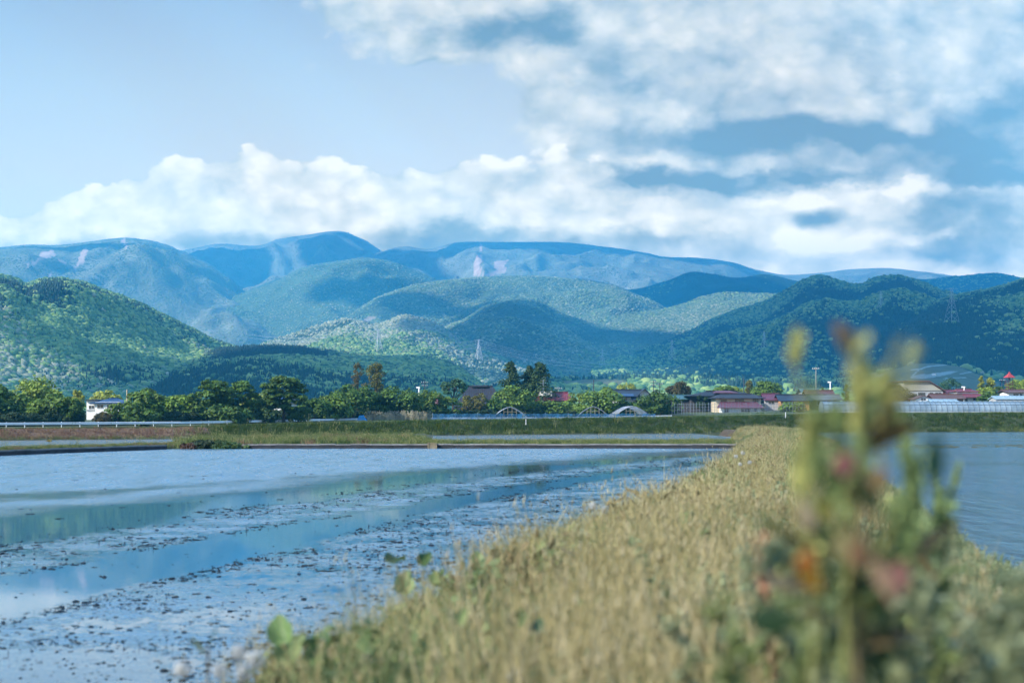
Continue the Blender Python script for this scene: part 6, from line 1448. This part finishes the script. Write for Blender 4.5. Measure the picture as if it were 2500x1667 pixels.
# tall feathery weeds standing close to the camera round the sorrel
def weed_mesh(seed, m):
    r = np.random.default_rng(seed); n = 330; t = r.uniform(0.12, 1.0, n)**0.8; bend = 0.10*r.normal(size=2)
    st = lambda q: np.stack([bend[0]*q**2, bend[1]*q**2, q], 1)
    a = t*60+r.normal(0, 0.5, n); out = np.stack([np.cos(a), np.sin(a), 0*a], 1); L = 0.105*(1.15-0.75*t)*r.uniform(0.5, 1.2, n)
    axis = out+np.array([0, 0, 0.55])+r.normal(0, 0.3, (n, 3)); nrm = np.cross(axis, np.cross([0, 0, 1.0], out))+r.normal(0, 0.25, (n, 3))
    ax = axis/np.linalg.norm(axis, axis=1)[:, None]; nrm = nrm/np.linalg.norm(nrm, axis=1)[:, None]; c = st(t)+ax*L[:, None]*0.5
    sd = np.cross(ax, nrm); w = (L*0.17)[:, None]
    V = np.stack([c-ax*L[:, None]*0.5, c+sd*w+ax*L[:, None]*0.05, c+ax*L[:, None]*0.5-np.array([0, 0, 0.012]), c-sd*w+ax*L[:, None]*0.05], 1).reshape(-1, 3)
    b = MB(); q = np.linspace(0, 1, 7); b.tube([tuple(p) for p in st(q)], list(np.linspace(0.007, 0.002, 7)), 5)
    v, f, tn = join([(V, np.arange(4*n).reshape(n, 4), np.repeat(np.clip(0.25+0.5*t+r.normal(0, 0.15, n), 0, 1), 4))])
    nv = len(v); v = np.concatenate([v, np.array(b.v)]); tn = np.concatenate([tn, np.full(len(b.v), 0.3)]); f = f+[np.array([x for x in b.f if len(x) == 4])+nv]
    return mesh_np('weed_variant_%02d' % seed, v, f, m, link=False, attrs={'tone': tn})
M_weedD = leafmat('dark_weed', [(0, (0.072, 0.119, 0.045)), (0.4, (0.150, 0.206, 0.075)), (0.8, (0.273, 0.312, 0.125)), (1, (0.416, 0.413, 0.213))], 0.65, 0.3, rnd=0.35)
M_weedS = leafmat('pale_sage_weed', [(0, (0.13, 0.165, 0.09)), (0.5, (0.24, 0.28, 0.15)), (1, (0.44, 0.46, 0.30))], 0.7, 0.35, rnd=0.4)
weed_coll = variants('weed_variants', [weed_mesh(k, M_weedS) for k in range(4)]+[weed_mesh(4+k, M_weedD) for k in range(3)])
r_ = np.random.default_rng(61); PTS, SC, IX = [], [], []
for k in range(100):
    d = r_.uniform(1.7, 3.6); px = r_.uniform(1840, 2700)
    tp = np.interp(px, [1840, 1900, 1960, 2060, 2160, 2260, 2380, 2500, 2700], [1480, 1380, 1290, 1240, 1235, 1290, 1365, 1420, 1500])+abs(r_.normal(0, 95))
    x = (px-1250)/F*d; z = gz(x, d); h = CZ-(tp-HZ)/F*d-z
    if h < 0.18: continue
    PTS.append((x, d, z-0.02)); SC.append((max(h, 0.42), max(h, 0.42), h)); IX.append(int(r_.integers(4, 7)) if (px < 2250 and r_.random() < 0.3) or r_.random() < 0.1 else int(r_.integers(0, 4)))
scatter('tall_weeds', PTS, np.stack([r_.normal(0, .08, len(PTS)), r_.normal(0, .08, len(PTS)), r_.uniform(0, 6.28, len(PTS))], 1), np.array(SC), IX, weed_coll, 'soft grey green feathery weeds close to the camera at the lower right', 'weeds')
# broad heart-shaped leaves on stalks at the paddy edge
M_broadl = leafmat('broad_leaf', None, 0.5, 0.35); M_stalk = leafmat('leaf_stalk', None, 0.6, 0.1)
def broad_plant(label, d, blades_, base_px, seed):
    r = np.random.default_rng(seed); bx = (base_px-1250)/F*d; z0 = gz(bx, d)-0.02; o = empty('broad_leaved_plant', (bx, d, z0), 0, label, 'plant', 'broad leaved plants on the levee edge')
    for (px, py, size, tilt, roll, colr) in blades_:
        c = W(px, py, d+r.normal(0, 0.08))-np.array([bx, d, z0]); s = 0.78*size/F*d
        sk = MB().tube([(0, 0, 0), (c[0]*0.5+0.02, c[1]*0.5, c[2]*0.6), (c[0], c[1]+0.01, c[2]-s*0.1)], [0.005, 0.004, 0.003], 6).build('stalk', M_stalk, o, True); sk.color = (0.16, 0.16, 0.07, 1)
        n = 22; v = [(0, 0, 0)]; 
        for ring in (0.5, 1.0):
            for k in range(n):
                a = 2*math.pi*k/n; rr = s*0.5*ring*(1.0-0.32*math.exp(-((a-math.pi*1.5)/0.35)**2))*(1+0.05*math.sin(5*a+seed)); x, y = rr*math.cos(a), rr*math.sin(a)*1.1
                y += 0.30*s*ring**3*max(0, math.sin(a))**5; v.append((x, y, ring**2*s*0.5*(0.10+0.75*abs(math.cos(a))**1.5-0.45*max(0, math.sin(a))**2)+0.035*s*math.sin(7*a+seed)*ring))
        f = [(0, 1+k, 1+(k+1) % n) for k in range(n)]+[(1+k, 1+n+k, 1+n+(k+1) % n, 1+(k+1) % n) for k in range(n)]
        lf = mesh_np('leaf', v, f, M_broadl, o, True, attrs={'tone': r.uniform(0.3, 0.6, len(v))}); lf.location = tuple(c); lf.rotation_euler = (tilt, roll, r.uniform(-.4, .4)); lf.color = (*colr, 1)
PALE = (0.19, 0.26, 0.11); DKL = (0.06, 0.11, 0.035)
broad_plant('pale heart shaped leaf plant at the middle of the levee edge', 6.3, [(928*K, 1345*K, 66, 1.2, 0.2, PALE), (908*K, 1290*K, 64, 0.25, 0.1, DKL), (975*K, 1288*K, 46, 0.9, 0.3, DKL), (1000*K, 1330*K, 40, 1.0, -.3, (0.14, 0.19, 0.07))], 945*K, 1)
broad_plant('large pale green leaves at the lower left tip of the levee', 4.6, [(648*K, 1455*K, 84, 1.15, -0.35, (0.15, 0.235, 0.085)), (668*K, 1500*K, 90, 1.1, 0.3, (0.20, 0.26, 0.11)), (720*K, 1510*K, 60, 0.9, 0.5, (0.10, 0.15, 0.05))], 672*K, 2)
broad_plant('pale and brown leaf pair poking up right of the heart shaped leaf', 7.2, [(1095*K, 1292*K, 50, 1.25, 0.1, PALE), (1135*K, 1272*K, 40, 1.5, 1.2, (0.09, 0.085, 0.035))], 1110*K, 3)
broad_plant('dark leaves deep in the dry grass right of centre', 3.9, [(1190*K, 1425*K, 50, 1.1, 0.4, DKL), (1240*K, 1440*K, 46, 0.9, -.4, (0.05, 0.10, 0.05)), (1060*K, 1420*K, 52, 1.0, .2, (0.20, 0.26, 0.10))], 1180*K, 4)
# one slender upright leaf shoot at the far lower left
r = np.random.default_rng(8); d = 3.7; bx = (478*K-1250)/F*d; z0 = gz(bx, d); o = empty('leaf_shoot', (bx, d, z0), 0, 'slender shoot with one blue green upright leaf at the lower left', 'plant')
s_ = MB().tube([(0, 0, -0.05), tuple(W(478*K, 1480*K, d)-np.array([bx, d, z0]))], [0.004, 0.003], 6).build('stem', M_stem, o); s_.color = (0.14, 0.10, 0.06, 1)
m = MB(); ribbon_leaf(m, W(478*K, 1490*K, d)-np.array([bx, d, z0]), (0.45, 0, 1.0), 80/F*d, 20/F*d, 0.0, r); l_ = m.build('leaf', M_sleaf, o, True); l_.color = (0.05, 0.11, 0.10, 1)
m = MB(); ribbon_leaf(m, W(470*K, 1500*K, d)-np.array([bx, d, z0]), (-0.8, 0, 1.0), 60/F*d, 12/F*d, 0.1, r); l_ = m.build('leaf', M_sleaf, o, True); l_.color = (0.24, 0.27, 0.10, 1)
# dandelion clocks
M_fluff = leafmat('dandelion_fluff', [(0, (0.40, 0.41, 0.40)), (1, (0.60, 0.60, 0.58))], 0.9, 0.4); M_core = mat('dandelion_core', (0.10, 0.07, 0.05), 0.9, 0.2, 10)
def clock(px, py, d, rad, label):
    x = (px-1250)/F*d; z0 = gz(x, d); p = W(px, py, d); hgt = max(0.12, p[2]-z0); r = np.random.default_rng(int(px)+7)
    o = empty('dandelion_clock', (x, d, p[2]-hgt), 0, label, 'flower', 'white dandelion clocks on the levee')
    s_ = MB().tube([(0, 0, 0), (0.01, 0, hgt*0.6), (0, 0, hgt)], 0.0025, 6).build('stalk', M_stalk, o); s_.color = (0.25, 0.22, 0.12, 1)
    n = 130; dv = r.normal(size=(n, 3)); dv /= np.linalg.norm(dv, axis=1)[:, None]
    v, f = leaves(dv*rad*r.uniform(0.7, 1.0, n)[:, None]+np.array([0, 0, hgt]), dv, rad*0.34, r, 1.0); mesh_np('seed_head', v, f, M_fluff, o, attrs={'tone': np.repeat(r.random(n), 4)})
    mesh_np('core', ICO_V*rad*0.25+np.array([0, 0, hgt]), ICO_F, M_core, o, True)
for px, py, d, rad, lb in [(1690*K, 1048*K, 17, 0.026, 'large dandelion clock high on the far levee edge'), (1706*K, 1040*K, 17.5, 0.028, 'dandelion clock right beside the large far one'), (1722*K, 1062*K, 17, 0.028, 'lower dandelion clock of the far cluster'), (1700*K, 1066*K, 16.5, 0.024, 'smallest dandelion clock of the far cluster'),
    (1362*K, 1162*K, 9.8, 0.030, 'dandelion clock on the levee edge above the middle of the water'), (1388*K, 1172*K, 9.6, 0.028, 'dandelion clock just right of the one above the water'), (1180*K, 1552*K, 3.9, 0.020, 'single white clock low in the middle of the grass'),
    (585*K, 1512*K, 3.5, 0.026, 'dandelion clock with a dark core left of the large pale leaves'), (548*K, 1498*K, 3.6, 0.024, 'dandelion clock left of the dark cored one'), (560*K, 1545*K, 3.4, 0.024, 'dandelion clock below the dark cored one'), (505*K, 1540*K, 3.5, 0.022, 'dandelion clock under the slender shoot'), (420*K, 1535*K, 3.6, 0.024, 'leftmost dandelion clock at the lower edge of the levee')]:
    clock(px, py, d, rad, lb)
